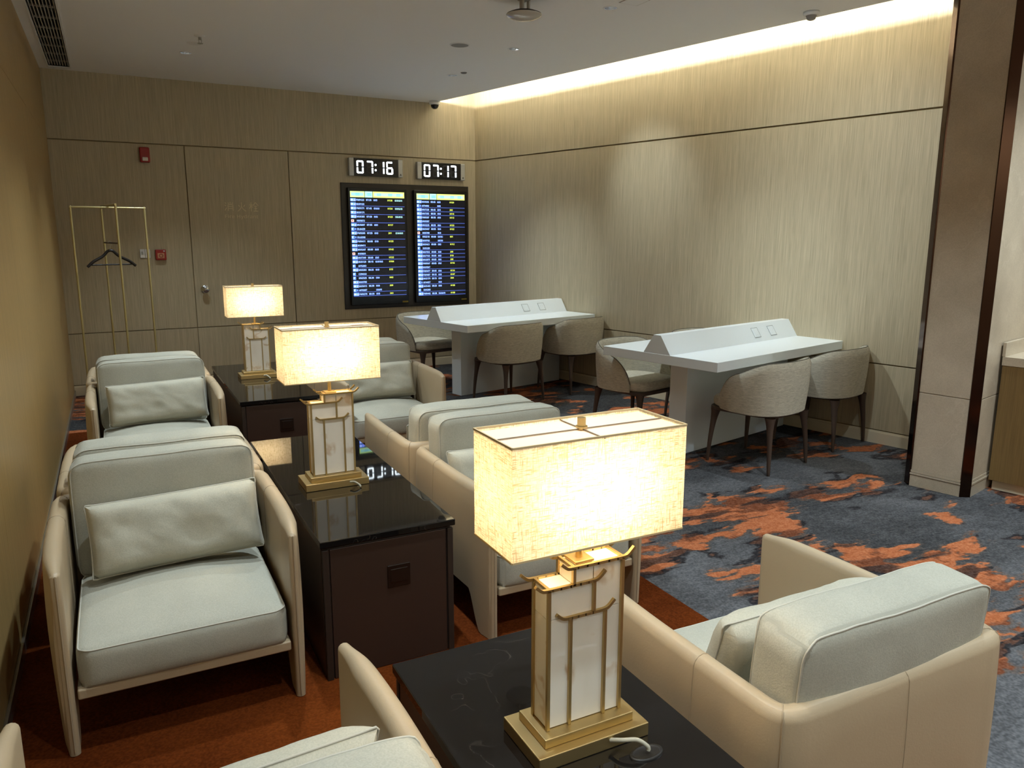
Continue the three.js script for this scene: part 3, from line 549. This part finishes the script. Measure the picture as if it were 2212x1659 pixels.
desk('nearer white work desk with power ridge, beside the stone pillar', ...N1, 1.0, 1.655);
desk('farther white work desk with power ridge, below the flight boards', ...N2, 1.06, 1.65);

// ---------------------------------------------------------------- tub chairs
function tubShell() {
  const nth = 60, nv = 14, T = 0.034, P = [], I = [], rows = nv * 2;
  const A = 118 * D2R;
  for (let i = 0; i <= nth; i++) {
    const th = -A + 2 * A * i / nth, q = Math.abs(th) / A;
    const prof = q < 0.34 ? 1 - 0.015 * Math.pow(q / 0.34, 2) : 0.985 * Math.sqrt(Math.max(0.0, 1 - Math.pow((q - 0.34) / 0.67, 1.7)));
    const top = 0.40 + 0.345 * Math.max(0.06, prof), bot = 0.392;
    const pw = (v) => Math.sign(v) * Math.pow(Math.abs(v), 0.76), sx = pw(Math.sin(th)), sz = -pw(Math.cos(th)), front = smooth(0.55, 1, q);
    const put = (v, off) => {                                        // v 0..1 height
      const flare = 0.965 + 0.075 * Math.sin(v * 1.9) * 0.95, rx = (0.272 + 0.018 * Math.sin(Math.PI * Math.min(1, q * 1.05))) * flare + off, rz = 0.262 * flare + off;
      P.push(sx * rx, bot + (top - bot) * v, sz * rz * (sz > 0 ? 0.95 : 1) + 0.0);
    };
    const tt = T * (0.75 + 0.25 * (1 - front));
    for (let k = 0; k < nv; k++) put(k / (nv - 1) * (k === nv - 1 ? 1 : 0.985), tt / 2 * (k === nv - 1 ? 0.35 : 1));
    for (let k = nv - 1; k >= 0; k--) put(k / (nv - 1) * (k === nv - 1 ? 1 : 0.985), -tt / 2 * (k === nv - 1 ? 0.35 : 1));
  }
  for (let i = 0; i < nth; i++) for (let k = 0; k < rows; k++) { const a = i * rows + k, b = i * rows + (k + 1) % rows, c = a + rows, d = b + rows; I.push(a, b, c, b, d, c); }
  for (const i of [0, nth]) for (let k = 1; k < rows - 1; k++) { const a = i * rows; i ? I.push(a, a + k, a + k + 1) : I.push(a, a + k + 1, a + k); }
  const g = new THREE.BufferGeometry(); g.setAttribute('position', new THREE.Float32BufferAttribute(P, 3)); g.setIndex(I); g.computeVertexNormals();
  const rim = []; for (let i = 0; i <= nth; i++) { const a = (i * rows + nv - 1) * 3, b = (i * rows + nv) * 3; rim.push([(P[a] + P[b]) / 2, P[a + 1] + 0.001, (P[a + 2] + P[b + 2]) / 2]); }
  return [uvm(toCreasedNormals(g, 0.9)), tube(rim, 0.0042, false, 120, 6)];
}
{ const [a, b] = tubShell(); G.tub = a; G.tubRim = b; }
function dShape(w, d, r) {                                            // seat outline, rounded, narrower at the back
  const s = new THREE.Shape(), hw = w / 2, f = d / 2;
  s.moveTo(-hw + r, f); s.lineTo(hw - r, f); s.quadraticCurveTo(hw, f, hw, f - r); s.lineTo(hw * 0.97, -f * 0.25);
  s.bezierCurveTo(hw * 0.95, -f * 0.9, hw * 0.5, -f, 0, -f); s.bezierCurveTo(-hw * 0.5, -f, -hw * 0.95, -f * 0.9, -hw * 0.97, -f * 0.25); s.lineTo(-hw, f - r); s.quadraticCurveTo(-hw, f, -hw + r, f); return s;
}
const flat = (g, y) => g.rotateX(Math.PI / 2).scale(1, -1, 1).translate(0, y, 0);
function slab(w, d, r, h, y, bev) { const g = new THREE.ExtrudeGeometry(dShape(w - 2 * bev, d - 2 * bev, r), { depth: h - 2 * bev, bevelEnabled: true, bevelSize: bev, bevelThickness: bev, bevelSegments: 4, curveSegments: 10 }); g.rotateX(-Math.PI / 2); g.scale(1, 1, -1).translate(0, y + bev, 0); const p = g.attributes.position; const ix = g.index; if (!ix) { const a = p.array; for (let i = 0; i < a.length; i += 9) for (let c = 0; c < 3; c++) { const q = a[i + 3 + c]; a[i + 3 + c] = a[i + 6 + c]; a[i + 6 + c] = q; } } g.computeVertexNormals(); return uvm(g); }
G.tubSeat = slab(0.50, 0.50, 0.09, 0.075, 0.398, 0.03);
G.tubFrame = slab(0.505, 0.50, 0.08, 0.026, 0.374, 0.006);
function chairLeg(sx, sz) {                                            // tapered, splayed, with a curved shoulder
  const n = 14, P = [], I = [], R = 10;
  for (let i = 0; i <= n; i++) {
    const v = i / n, y = 0.380 * (1 - v), sh = Math.pow(1 - v, 7), r = 0.0215 - 0.0105 * v + 0.016 * sh;
    const cx = sx * (0.205 + 0.030 * v + 0.005 * Math.sin(v * 3.0)), cz = (sz > 0 ? 0.205 : -0.212) + sz * (0.030 * v + 0.005 * Math.sin(v * 3.0));
    for (let k = 0; k < R; k++) { const a = k / R * 6.2832; P.push(cx + Math.cos(a) * r, Math.max(0.001, y), cz + Math.sin(a) * r); }
  }
  for (let i = 0; i < n; i++) for (let k = 0; k < R; k++) { const a = i * R + k, b = i * R + (k + 1) % R, c = a + R, d = b + R; I.push(a, b, c, b, d, c); }
  for (let k = 1; k < R - 1; k++) I.push(n * R, n * R + k, n * R + k + 1);
  const g = new THREE.BufferGeometry(); g.setAttribute('position', new THREE.Float32BufferAttribute(P, 3)); g.setIndex(I); g.computeVertexNormals(); return uvm(g);
}
G.legs = [[-1, 1], [1, 1], [-1, -1], [1, -1]].map(([a, b]) => chairLeg(a, b));
function tubChair(label, x, z, ry) {
  const t = thing('tub_chair', label, 'chair', 'tub chairs at the white desks', [x, 0.001, z], ry);
  const s = mesh('backrest', G.tub, M.chairCloth, t); mesh('piping', G.tubRim, M.darkPiping, s);
  mesh('seat', G.tubSeat, M.chairCloth, t); mesh('seat_frame', G.tubFrame, M.walnut, t);
  for (const g of G.legs) mesh('leg', g, M.walnut, t);
  return t;
}
const along = (N, u, v) => [N[0] + u * U.x + v * Vv.x, N[1] + u * U.z + v * Vv.z];
const R180 = DESKROT + Math.PI;
tubChair('tub chair with its back to us at the near desk, nearest the camera', ...along(N1, 0.50, 0.01), R180);
tubChair('tub chair with its back to us at the near desk, next to the wall', ...along(N1, 1.37, 0.0), R180);
tubChair('tub chair seen from the side at the left end of the near desk', ...along(N1, 0.42, -1.02), DESKROT);
tubChair('tub chair whose pale back rim shows over the near desk ridge', ...along(N1, 1.33, -1.02), DESKROT);
tubChair('tub chair with its back to us at the far desk, nearer the armchairs', ...along(N2, 0.53, -0.06), R180);
tubChair('tub chair with its back to us at the far desk, next to the wall', ...along(N2, 1.37, -0.06), R180);
tubChair('tub chair on the far side of the far desk, below the left flight board', ...along(N2, 0.36, -1.16), DESKROT);
tubChair('tub chair on the far side of the far desk, hidden behind the ridge', ...along(N2, 1.28, -1.16), DESKROT);

// ---------------------------------------------------------------- stone pillar and buffet counter at the right edge
{
  const SW = [4.464, -2.671], t = thing('stone_pillar', 'beige stone pillar with bronze corner strips at the right', 'pillar', null, [SW[0], 0, SW[1]], DESKROT);
  const dW = 0.375, wU = 0.72, c = 0.04, top = 3.55;
  // local: x along U (east), z along V (towards camera); the corner lies at the origin, the pillar at x > 0, z < 0
  const seam = 0.602, gap = 0.004;
  const core = new THREE.Shape([[c + 0.004, -0.008], [wU, -0.008], [wU, -dW], [c, -dW + 0.008], [0.008, -dW + c], [0.008, -c - 0.004]].map(([a, b]) => new THREE.Vector2(a, -b)));
  const cg = new THREE.ExtrudeGeometry(core, { depth: top, bevelEnabled: false }); cg.rotateX(-Math.PI / 2); mesh('core', uvm(cg), M.stone, t);
  for (const [a, b] of [[0.105, seam - gap / 2], [seam + gap / 2, top]]) {
    mesh('stone_slab', uvm(new RoundedBoxGeometry(0.02, b - a, dW - 2 * c, 1, 0.002).translate(0.01, (a + b) / 2, -dW / 2)), M.stone, t);
    mesh('stone_slab', uvm(new RoundedBoxGeometry(wU - c, b - a, 0.02, 1, 0.002).translate((wU + c) / 2, (a + b) / 2, -0.01)), M.stone, t);
  }
  const bs = []; for (const [y0, y1, p] of [[0, 0.072, 0.004], [0.076, 0.086, 0.008], [0.089, 0.105, 0.003]]) bs.push(box(0.02 + p, y1 - y0, dW - 2 * c, 0.01 - p / 2, (y0 + y1) / 2, -dW / 2), box(wU - c, y1 - y0, 0.02 + p, (wU + c) / 2, (y0 + y1) / 2, -0.01 + p / 2));
  mesh('stone_base', join(bs), M.stone, t);
  const strip = (x0, z0, x1, z1) => { const L = Math.hypot(x1 - x0, z1 - z0), g = new RoundedBoxGeometry(L + 0.006, top, 0.012, 1, 0.002); g.rotateY(-Math.atan2(z1 - z0, x1 - x0)).translate((x0 + x1) / 2, top / 2, (z0 + z1) / 2); return uvm(g); };
  mesh('bronze_strip', strip(-0.001, -c, c, 0.001), M.bronze, t);
  mesh('bronze_strip', strip(-0.001, -dW + c, c, -dW - 0.001), M.bronze, t);
  const b = thing('buffet_counter', 'veneered counter with stone top and upstand at the right edge beside the pillar', 'counter', null, [SW[0], 0, SW[1]], DESKROT);
  const u0 = 0.285, L = 2.2;
  mesh('plinth', box(0.45, 0.06, L - 0.06, u0 + 0.26, 0.03, L / 2), M.cream, b);
  for (let k = 0; k < 3; k++) mesh('front_panel', rbox(0.02, 0.72, L / 3 - 0.004, 0.0015, u0 + 0.012, 0.424, 0.014 + L / 6 + k * L / 3), M.wood2, b);
  mesh('body', box(0.47, 0.72, L, u0 + 0.26, 0.424, 0.012 + L / 2), M.groove, b);
  mesh('counter_top', rbox(0.50, 0.055, L, 0.003, u0 + 0.248, 0.8125, 0.012 + L / 2), M.stone, b);
  mesh('upstand', rbox(0.50, 0.085, 0.018, 0.002, u0 + 0.248, 0.8825, 0.018), M.stone, b);
}

// ---------------------------------------------------------------- flight boards, clocks and fittings on the back wall
const onBack = (s, y, off) => { const p = V3(s, y, off).applyEuler(new THREE.Euler(0, BACKROT, 0)).add(BACK0); return [p.x, p.y, p.z]; };
{
  const f = thing('board_surround', 'dark brown surround panel framing the two flight boards', 'frame', null, onBack(3.506, 1.419, 0.003), BACKROT);
  mesh('back_panel', rbox(1.534, 1.374, 0.008, 0.002, 0, 0, 0.005), M.nicheBack, f);
  mesh('edge', join([box(1.55, 0.008, 0.01, 0, 0.691, 0.005), box(1.55, 0.008, 0.01, 0, -0.691, 0.005), box(0.008, 1.382, 0.01, -0.771, 0, 0.005), box(0.008, 1.382, 0.01, 0.771, 0, 0.005)]), M.black, f);
}
const rowsL = [['FM9123', '07:35', 2, 'H138', 1, 0], ['MU9123', '', 0, '', 0, 1], ['FM9171', '07:45', 3, 'H134', 1, 0], ['MU9171', '', 0, '', 0, 1], ['MU9385', '07:50', 2, 'H123', 1, 0], ['HO5872', '', 0, '', 0, 1, 'r'], ['MU5697', '07:55', 2, 'H117', 0, 0], ['DL6429', '', 0, '', 0, 1, 's'], ['FM9265', '07:55', 2, '201', 1, 0], ['DL6398', '', 0, '', 0, 1, 's'], ['FM9411', '08:00', 2, 'H135', 0, 0], ['MU9411', '', 0, '', 0, 1], ['MU5247', '08:00', 2, 'H142', 0, 0], ['HO5831', '', 0, '', 0, 1, 'r'], ['MU7349', '08:05', 2, 'H132', 0, 1], ['MU5129', '08:15', 4, 'H104', 0, 0], ['AF5283', '', 0, '', 0, 1, 'p'], ['MU5203', '08:25', 2, 'D15', 0, 0], ['CZ9222', '', 0, '', 0, 1, 'p'], ['KN2325', '08:30', 2, 'D02', 0, 0, 'p'], ['MU3705', '', 0, '', 0, 1], ['MU5613', '08:30', 2, '209', 0, 0], ['AF9287', '', 3, '', 0, 1, 's'], ['FM9279', '08:35', 2, '263', 0, 1]];
const rowsR = [['MU9305', '08:45', 2, 'H120', 0, 0], ['AF9492', '', 2, '', 0, 1, 's'], ['MU7320', '08:45', 2, '202', 0, 1], ['MU7353', '08:50', 2, 'H115', 0, 1], ['FM9307', '08:50', 2, 'H113', 0, 0], ['MU9307', '', 0, '', 0, 1], ['MU2225', '08:55', 2, 'H133', 0, 1], ['MU5407', '08:55', 2, 'H122', 0, 0], ['HO5789', '', 2, '', 0, 1, 'r'], ['KN2218', '09:00', 3, '001', 0, 0, 'p'], ['MU9702', '', 3, '', 0, 1], ['MU5421', '09:00', 2, 'H112', 0, 0], ['SU5329', '', 0, '', 0, 1, 'p'], ['MU7352', '09:05', 2, '205', 0, 1], ['MU7103', '09:05', 2, 'D10', 0, 1], ['MU2075', '09:05', 2, '208', 0, 1], ['FM9567', '09:05', 2, 'H116', 0, 0], ['MU9567', '', 0, '', 0, 1], ['FM9477', '09:05', 2, 'H114', 0, 1], ['FM9407', '09:15', 2, 'H147', 0, 1], ['MU2179', '09:15', 2, 'D04', 0, 0], ['AF4437', '', 2, '', 0, 1, 's'], ['MU5403', '09:25', 2, 'H128', 0, 0], ['SU5205', '', 0, '', 0, 1, 'p'], ['FM9442', '09:30', 4, 'H108', 0, 1]];
function boardTexture(rows, footer) {
  const W = 720, H = 1330, c = document.createElement('canvas'); c.width = W; c.height = H; const x = c.getContext('2d');
  x.fillStyle = '#050509'; x.fillRect(0, 0, W, H);
  const grad = (a, b, col1, col2) => { x.fillStyle = col1; x.fillRect(a, 4, b - a, 74); x.fillStyle = col2; x.fillRect(a + 16, 22, b - a - 32, 36); };
  grad(2, 188, '#8fae6a', '#6ca3a0'); grad(194, 292, '#7fae9c', '#6ea6b4'); grad(298, 718, '#a3ac58', '#80a690');
  x.fillStyle = '#4a86a0'; x.font = 'bold 20px sans-serif'; for (const q of [70, 225, 350, 500, 610]) for (let k = 0; k < 2; k++) x.fillRect(q, 28 + k * 18, 56, 9);
  const rh = (footer ? 1232 : 1318) / rows.length - (footer ? 0 : 3);
  x.textBaseline = 'middle';
  let s = 5; const r = () => { s = (s * 16807) % 2147483647; return s / 2147483647; };
  const glyphs = (px, py, n, col) => { x.strokeStyle = col; x.lineWidth = 2.6; for (let i = 0; i < n; i++) { const X = px + i * 26, Y = py - 11; x.strokeRect(X, Y + 3, 19, 17); x.beginPath(); for (let k = 0; k < 3; k++) { const a = r(); if (a < 0.5) { x.moveTo(X + 1, Y + 2 + 18 * r()); x.lineTo(X + 19, Y + 2 + 18 * r()); } else { x.moveTo(X + 19 * r(), Y); x.lineTo(X + 19 * r(), Y + 21); } } x.stroke(); } };
  rows.forEach((w, i) => {
    const y = 84 + i * rh + rh / 2, b = w[6];
    if (b === 'r') { x.fillStyle = '#e8b0a8'; x.fillRect(6, y - 15, 34, 30); x.fillStyle = '#c83c30'; x.fillRect(14, y - 8, 18, 16); }
    else { x.fillStyle = '#5580f2'; x.fillRect(4, y - 18, b ? 36 : 68, 36); x.fillStyle = '#b6c6f6'; x.fillRect(10, y - 10, b ? 14 : 24, 18); x.fillStyle = b ? '#3558c8' : '#a07cc8'; x.beginPath(); x.moveTo(b ? 18 : 44, y + 12); x.lineTo(b ? 34 : 66, y - 12); x.lineTo(b ? 36 : 68, y + 6); x.fill(); if (b === 's') { x.fillStyle = '#4a68c0'; x.fillRect(46, y - 12, 20, 24); } }
    x.fillStyle = '#7fa2f2'; x.font = 'bold 31px sans-serif'; x.fillText(w[0], 76, y, 106);
    if (w[1]) { x.font = 'bold 30px sans-serif'; x.fillText(w[1], 206, y, 72); }
    if (w[2]) glyphs(306, y, w[2], '#7a9cf0');
    x.fillStyle = '#a9b848'; if (w[3]) { x.font = 'bold 29px sans-serif'; x.fillText(w[3], 488, y, 68); }
    if (w[4]) glyphs(590, y, 4, '#86b4b4');
    if (w[5]) { x.fillStyle = '#3a4f96'; x.fillRect(2, y + rh / 2 - 5, W - 4, 5); }
  });
  const t = new THREE.CanvasTexture(c); t.colorSpace = THREE.SRGBColorSpace; return t;
}
function board(label, s0, s1, y0, y1, d0, d1, e0, e1, rows, footer) {
  const t = thing('flight_board', label, 'screen', 'flight information boards', onBack((s0 + s1) / 2, (y0 + y1) / 2, 0.0135), BACKROT), w = s1 - s0, h = y1 - y0;
  mesh('housing', rbox(w, h, 0.045, 0.006, 0, 0, 0.0225), M.screenBezel, t);
  const tex = boardTexture(rows, footer), m = std({ color: 0x050506, emissive: 0xffffff, emissiveMap: tex, emissiveIntensity: 1.9, roughness: 0.25 });
  mesh('screen', new THREE.PlaneGeometry(d1 - d0, e1 - e0).translate((d0 + d1) / 2 - (s0 + s1) / 2, (e0 + e1) / 2 - (y0 + y1) / 2, 0.0458), m, t);
  mesh('sticker', box(0.07, 0.018, 0.001, w / 2 - 0.045, -h / 2 + 0.022, 0.0455), std({ color: 0x8a7a24, roughness: 0.6 }), t);
  const a = new THREE.RectAreaLight(new THREE.Color(0.35, 0.5, 1), 0.06, d1 - d0, e1 - e0); a.position.set(0, 0, 0.055); a.rotation.y = Math.PI; a.name = 'screen_glow'; t.add(a);
}
board('left flight board, portrait screen of blue rows below the 07:16 clock', 2.795, 3.481, 0.767, 2.062, 2.818, 3.453, 0.857, 2.027, rowsL, true);
board('right flight board, portrait screen of blue rows below the 07:17 clock', 3.570, 4.236, 0.767, 2.055, 3.600, 4.211, 0.847, 2.021, rowsR, false);
const SEG = { 0: 'abcdef', 1: 'bc', 6: 'acdefg', 7: 'abc' };
function clock(label, s0, s1, y0, y1, digits) {
  const w = s1 - s0, h = y1 - y0, t = thing('digital_clock', label, 'clock', 'digital wall clocks', onBack((s0 + s1) / 2, (y0 + y1) / 2, 0.0), BACKROT);
  mesh('body', rbox(w - 0.1, h - 0.004, 0.05, 0.004, 0, 0, 0.025), M.screenBezel, t);
  for (const s of [-1, 1]) mesh('end_cap', rbox(0.056, h, 0.054, 0.008, s * (w / 2 - 0.028), 0, 0.027), M.silver, t);
  const mk = new THREE.Shape([[-0.012, -0.009], [0.012, -0.009], [0, 0.011]].map(([a, b]) => new THREE.Vector2(a, b)));
  mesh('triangle_mark', new THREE.ExtrudeGeometry(mk, { depth: 0.001, bevelEnabled: false }).translate(w / 2 - 0.028, -h / 2 + 0.03, 0.0538), M.black, t);
  const dh = 0.138, dw = 0.078, th = 0.017, z = 0.0512;
  const seg = (k, cx) => { const v = dh / 4, P = { a: [0, dh / 2 - th / 2, 1], g: [0, 0, 1], d: [0, -dh / 2 + th / 2, 1], b: [dw / 2 - th / 2, v, 0], c: [dw / 2 - th / 2, -v, 0], f: [-dw / 2 + th / 2, v, 0], e: [-dw / 2 + th / 2, -v, 0] }[k]; return P[2] ? rbox(dw - th * 1.1, th, 0.002, 0.0009, cx, P[1], z) : rbox(th, dh / 2 - th * 0.75, 0.002, 0.0009, cx + P[0], P[1], z); };
  const xs = [-0.185, -0.075, 0.055, 0.155].map((v) => v * w / 0.62);
  digits.forEach((n, i) => { const on = [...SEG[n]], off = [...'abcdefg'].filter((k) => !on.includes(k)); mesh('digit', join(on.map((k) => seg(k, xs[i]))), M.digit, t); mesh('unlit_segments', join(off.map((k) => seg(k, xs[i]).translate(0, 0, -0.0006))), M.digitOff, t); });
  mesh('colon', join([-1, 1].map((s) => at(cyl(0.011, 0.011, 0.002, 0, 0, 0, 16), -0.008 * w / 0.62, s * 0.028, z, Math.PI / 2))), M.digit, t);
  const a = new THREE.RectAreaLight(new THREE.Color(0.8, 0.92, 1), 0.05, w - 0.14, dh); a.position.set(0, 0, 0.06); a.rotation.y = Math.PI; a.name = 'clock_glow'; t.add(a);
}
clock('left digital wall clock showing 07:16 above the flight boards', 2.822, 3.446, 2.187, 2.381, [0, 7, 1, 6]);
clock('right digital wall clock showing 07:17 above the flight boards', 3.620, 4.223, 2.181, 2.370, [0, 7, 1, 7]);
{ // fire fittings and switches
  const a = thing('alarm_strobe', 'red fire alarm strobe high on the back wall', 'alarm', null, onBack(0.803, 2.308, 0), BACKROT);
  mesh('body', rbox(0.09, 0.142, 0.05, 0.012, 0, 0, 0.026, 3), M.red, a); mesh('flash_lens', rbox(0.05, 0.036, 0.02, 0.008, 0, -0.04, 0.055, 3), phy({ color: 0xe8e0d8, roughness: 0.15 }), a);
  const s = thing('wall_switch', 'white double wall socket plate behind the coat rack', 'switch', null, onBack(0.732, 1.366, 0), BACKROT);
  for (const k of [-1, 1]) { const p = mesh('plate', rbox(0.044, 0.086, 0.012, 0.003, k * 0.0235, 0, 0.006), M.white, s); mesh('handset_jack', rbox(0.014, 0.03, 0.01, 0.003, k * 0.0235, 0.006, 0.014), M.silver, p); }
  const c = thing('alarm_call_point', 'square red fire call point right of the white socket plate', 'alarm', null, onBack(0.873, 1.353, 0), BACKROT);
  mesh('body', rbox(0.098, 0.104, 0.04, 0.008, 0, 0, 0.02, 3), M.red, c); mesh('press_plate', rbox(0.062, 0.05, 0.006, 0.003, 0, -0.008, 0.041), std({ color: 0xc9906c, roughness: 0.4 }), c);
  mesh('ring', at(new THREE.TorusGeometry(0.016, 0.003, 8, 24), 0, -0.008, 0.045), std({ color: 0x8c2018, roughness: 0.4 }), c); mesh('indicator', rbox(0.014, 0.012, 0.005, 0.002, 0.03, 0.036, 0.041), M.white, c);
}

// ---------------------------------------------------------------- coat rack with hanger
{
  const ry = 11 * D2R, t = thing('coat_rack', 'brass coat rack of two crossed frames in the far left corner', 'coat rack', null, [0.02, 0.0015, -7.72], ry), h = 1.79, r = 0.0095;
  for (const s of [-1, 1]) { mesh('post', cyl(r, r, h, s * 0.292, h / 2, 0, 14), M.brassRack, t); mesh('post', cyl(r, r, h, 0, h / 2, s * 0.29, 14), M.brassRack, t); }
  mesh('top_bar', join([at(cyl(r, r, 0.603, 0, 0, 0, 14), 0, h - r, 0, 0, 0, Math.PI / 2), ...[-1, 1].map((s) => new THREE.SphereGeometry(r, 12, 8).translate(s * 0.292, h - r * 0.4, 0))]), M.brassRack, t);
  mesh('top_bar', at(cyl(r, r, 0.6, 0, 0, 0, 14), 0, h + r * 0.9, 0, Math.PI / 2), M.brassRack, t);
  mesh('hanging_bar', at(cyl(0.007, 0.007, 0.58, 0, 0, 0, 12), 0, 1.478, 0, Math.PI / 2), M.walnut, t);
  mesh('base_bar', join([at(cyl(r, r, 0.584, 0, 0, 0, 14), 0, r, 0, 0, 0, Math.PI / 2), at(cyl(r, r, 0.58, 0, 0, 0, 14), 0, r, 0, Math.PI / 2)]), M.brassRack, t);
  const hg = thing('coat_hanger', 'dark wooden coat hanger hanging on the brass rack', 'hanger', null, [0.005, 0, -7.76], ry + 0.12);
  mesh('hook', tube([[0, 1.425, 0], [0, 1.445, 0], [0.014, 1.465, 0], [0.012, 1.489, 0], [-0.003, 1.494, 0], [-0.014, 1.482, 0]], 0.0024, false, 30, 8), M.steel, hg);
  const sh = [[-0.2, 1.275], [-0.15, 1.318], [-0.07, 1.362], [-0.025, 1.405], [0, 1.414]]; const arm = (s) => tube(sh.map(([x, y]) => [s * x, y, 0.012 * Math.abs(x) * 5]), 0.0125, false, 40, 10);
  mesh('shoulder', join([arm(1), arm(-1)]).scale(1, 1, 1), M.hanger, hg);
  mesh('trouser_bar', at(cyl(0.006, 0.006, 0.34, 0, 0, 0, 10), 0, 1.29, 0.008, 0, 0, Math.PI / 2), M.hanger, hg);
}

// ---------------------------------------------------------------- small things on the ceiling
{
  const cam = thing('dome_camera', 'white dome security camera with dark lens where ceiling meets back wall', 'camera', null, [3.40, CEIL, -8.50]);
  mesh('base', lathe([[0, 0], [0.062, 0], [0.06, -0.03], [0.052, -0.04], [0, -0.04]], 28), M.white, cam);
  mesh('lens_dome', lathe([[0.045, -0.04], [0.044, -0.055], [0.034, -0.073], [0.018, -0.083], [0, -0.086]], 28), phy({ color: 0x0c0c0e, roughness: 0.08 }), cam);
  const sp = thing('ceiling_speaker', 'flat round speaker grille in the ceiling', 'speaker', null, [2.60, CEIL, -5.95]);
  mesh('grille', lathe([[0, -0.004], [0.07, -0.004], [0.07, 0]], 32), std({ color: 0x9c9a96, roughness: 0.8 }), sp); mesh('rim', lathe([[0.07, 0], [0.07, -0.006], [0.078, -0.005], [0.08, 0]], 32), M.white, sp);
  const ap = thing('access_point', 'round white glossy device hanging under the ceiling on a short bracket', 'access point', null, [2.49, CEIL, -4.665], 0.3);
  mesh('ceiling_plate', rbox(0.06, 0.006, 0.06, 0.002, 0, -0.0035, 0), M.vent, ap);
  mesh('bracket', join([rbox(0.016, 0.075, 0.03, 0.003, -0.02, -0.04, 0), rbox(0.016, 0.075, 0.02, 0.003, 0.03, -0.04, 0.01)]), M.vent, ap);
  mesh('rear_shell', lathe([[0, -0.07], [0.08, -0.072], [0.112, -0.085], [0.115, -0.09]], 40), M.black, ap);
  mesh('front_dish', lathe([[0.115, -0.09], [0.112, -0.097], [0.08, -0.112], [0.04, -0.12], [0, -0.122]], 40), phy({ color: 0xc4c0b8, roughness: 0.12 }), ap);
  const spk = (label, x, z) => { const t = thing('sprinkler', label, 'sprinkler', 'ceiling sprinklers', [x, CEIL, z]); mesh('escutcheon', lathe([[0, -0.012], [0.02, -0.012], [0.036, -0.008], [0.042, 0]], 24), M.white, t); mesh('head', join([cyl(0.012, 0.012, 0.02, 0, -0.02, 0, 14), bar([-0.012, -0.03, 0], [-0.008, -0.055, 0], 0.004), bar([0.012, -0.03, 0], [0.008, -0.055, 0], 0.004)]), M.steel, t); mesh('deflector', cyl(0.02, 0.02, 0.003, 0, -0.056, 0, 16), M.steel, t); };
  spk('small white sprinkler in the ceiling left, above the coat rack side', 0.745, -6.60);
  const sd = thing('smoke_detector', 'round smoke detector at the ceiling edge beside the lit cove', 'smoke detector', null, [4.33, CEIL, -4.01]);
  mesh('base', lathe([[0, 0], [0.052, 0], [0.052, -0.018], [0.046, -0.024], [0, -0.024]], 28), M.white, sd); mesh('sensor_head', lathe([[0.036, -0.024], [0.03, -0.036], [0.028, -0.046], [0.018, -0.052], [0, -0.052]], 24), std({ color: 0x8d8680, roughness: 0.6 }), sd);
  const pl = mesh('ceiling_plate', lathe([[0, -0.006], [0.05, -0.006], [0.054, -0.003], [0.055, 0]], 28).translate(0.73, CEIL, -6.87), M.white, scene); tag(pl, 'thin round cover plate in the ceiling beside the left sprinkler', 'cover plate');
  const sl = mesh('ceiling_sensor', lathe([[0, -0.008], [0.02, -0.008], [0.028, -0.004], [0.03, 0]], 24).translate(3.06, CEIL, -6.915), std({ color: 0x5a5450, roughness: 0.6 }), scene); tag(sl, 'tiny dark round sensor in the ceiling beside a spotlight', 'sensor');
  const hp = thing('access_hatch', 'square flush hatch in the ceiling at the top edge of the picture', 'hatch', null, [3.13, CEIL, -4.36]); mesh('hatch_lid', rbox(0.13, 0.004, 0.13, 0.001, 0, -0.003, 0), M.ceiling, hp); mesh('hatch_rim', join([box(0.144, 0.003, 0.004, 0, -0.0015, 0.07), box(0.144, 0.003, 0.004, 0, -0.0015, -0.07), box(0.004, 0.003, 0.144, 0.07, -0.0015, 0), box(0.004, 0.003, 0.144, -0.07, -0.0015, 0)]), M.vent, hp);
}

scene.traverse((o) => { if (o.isMesh) { o.castShadow = true; o.receiveShadow = true; } });
renderer.render(scene, camera);
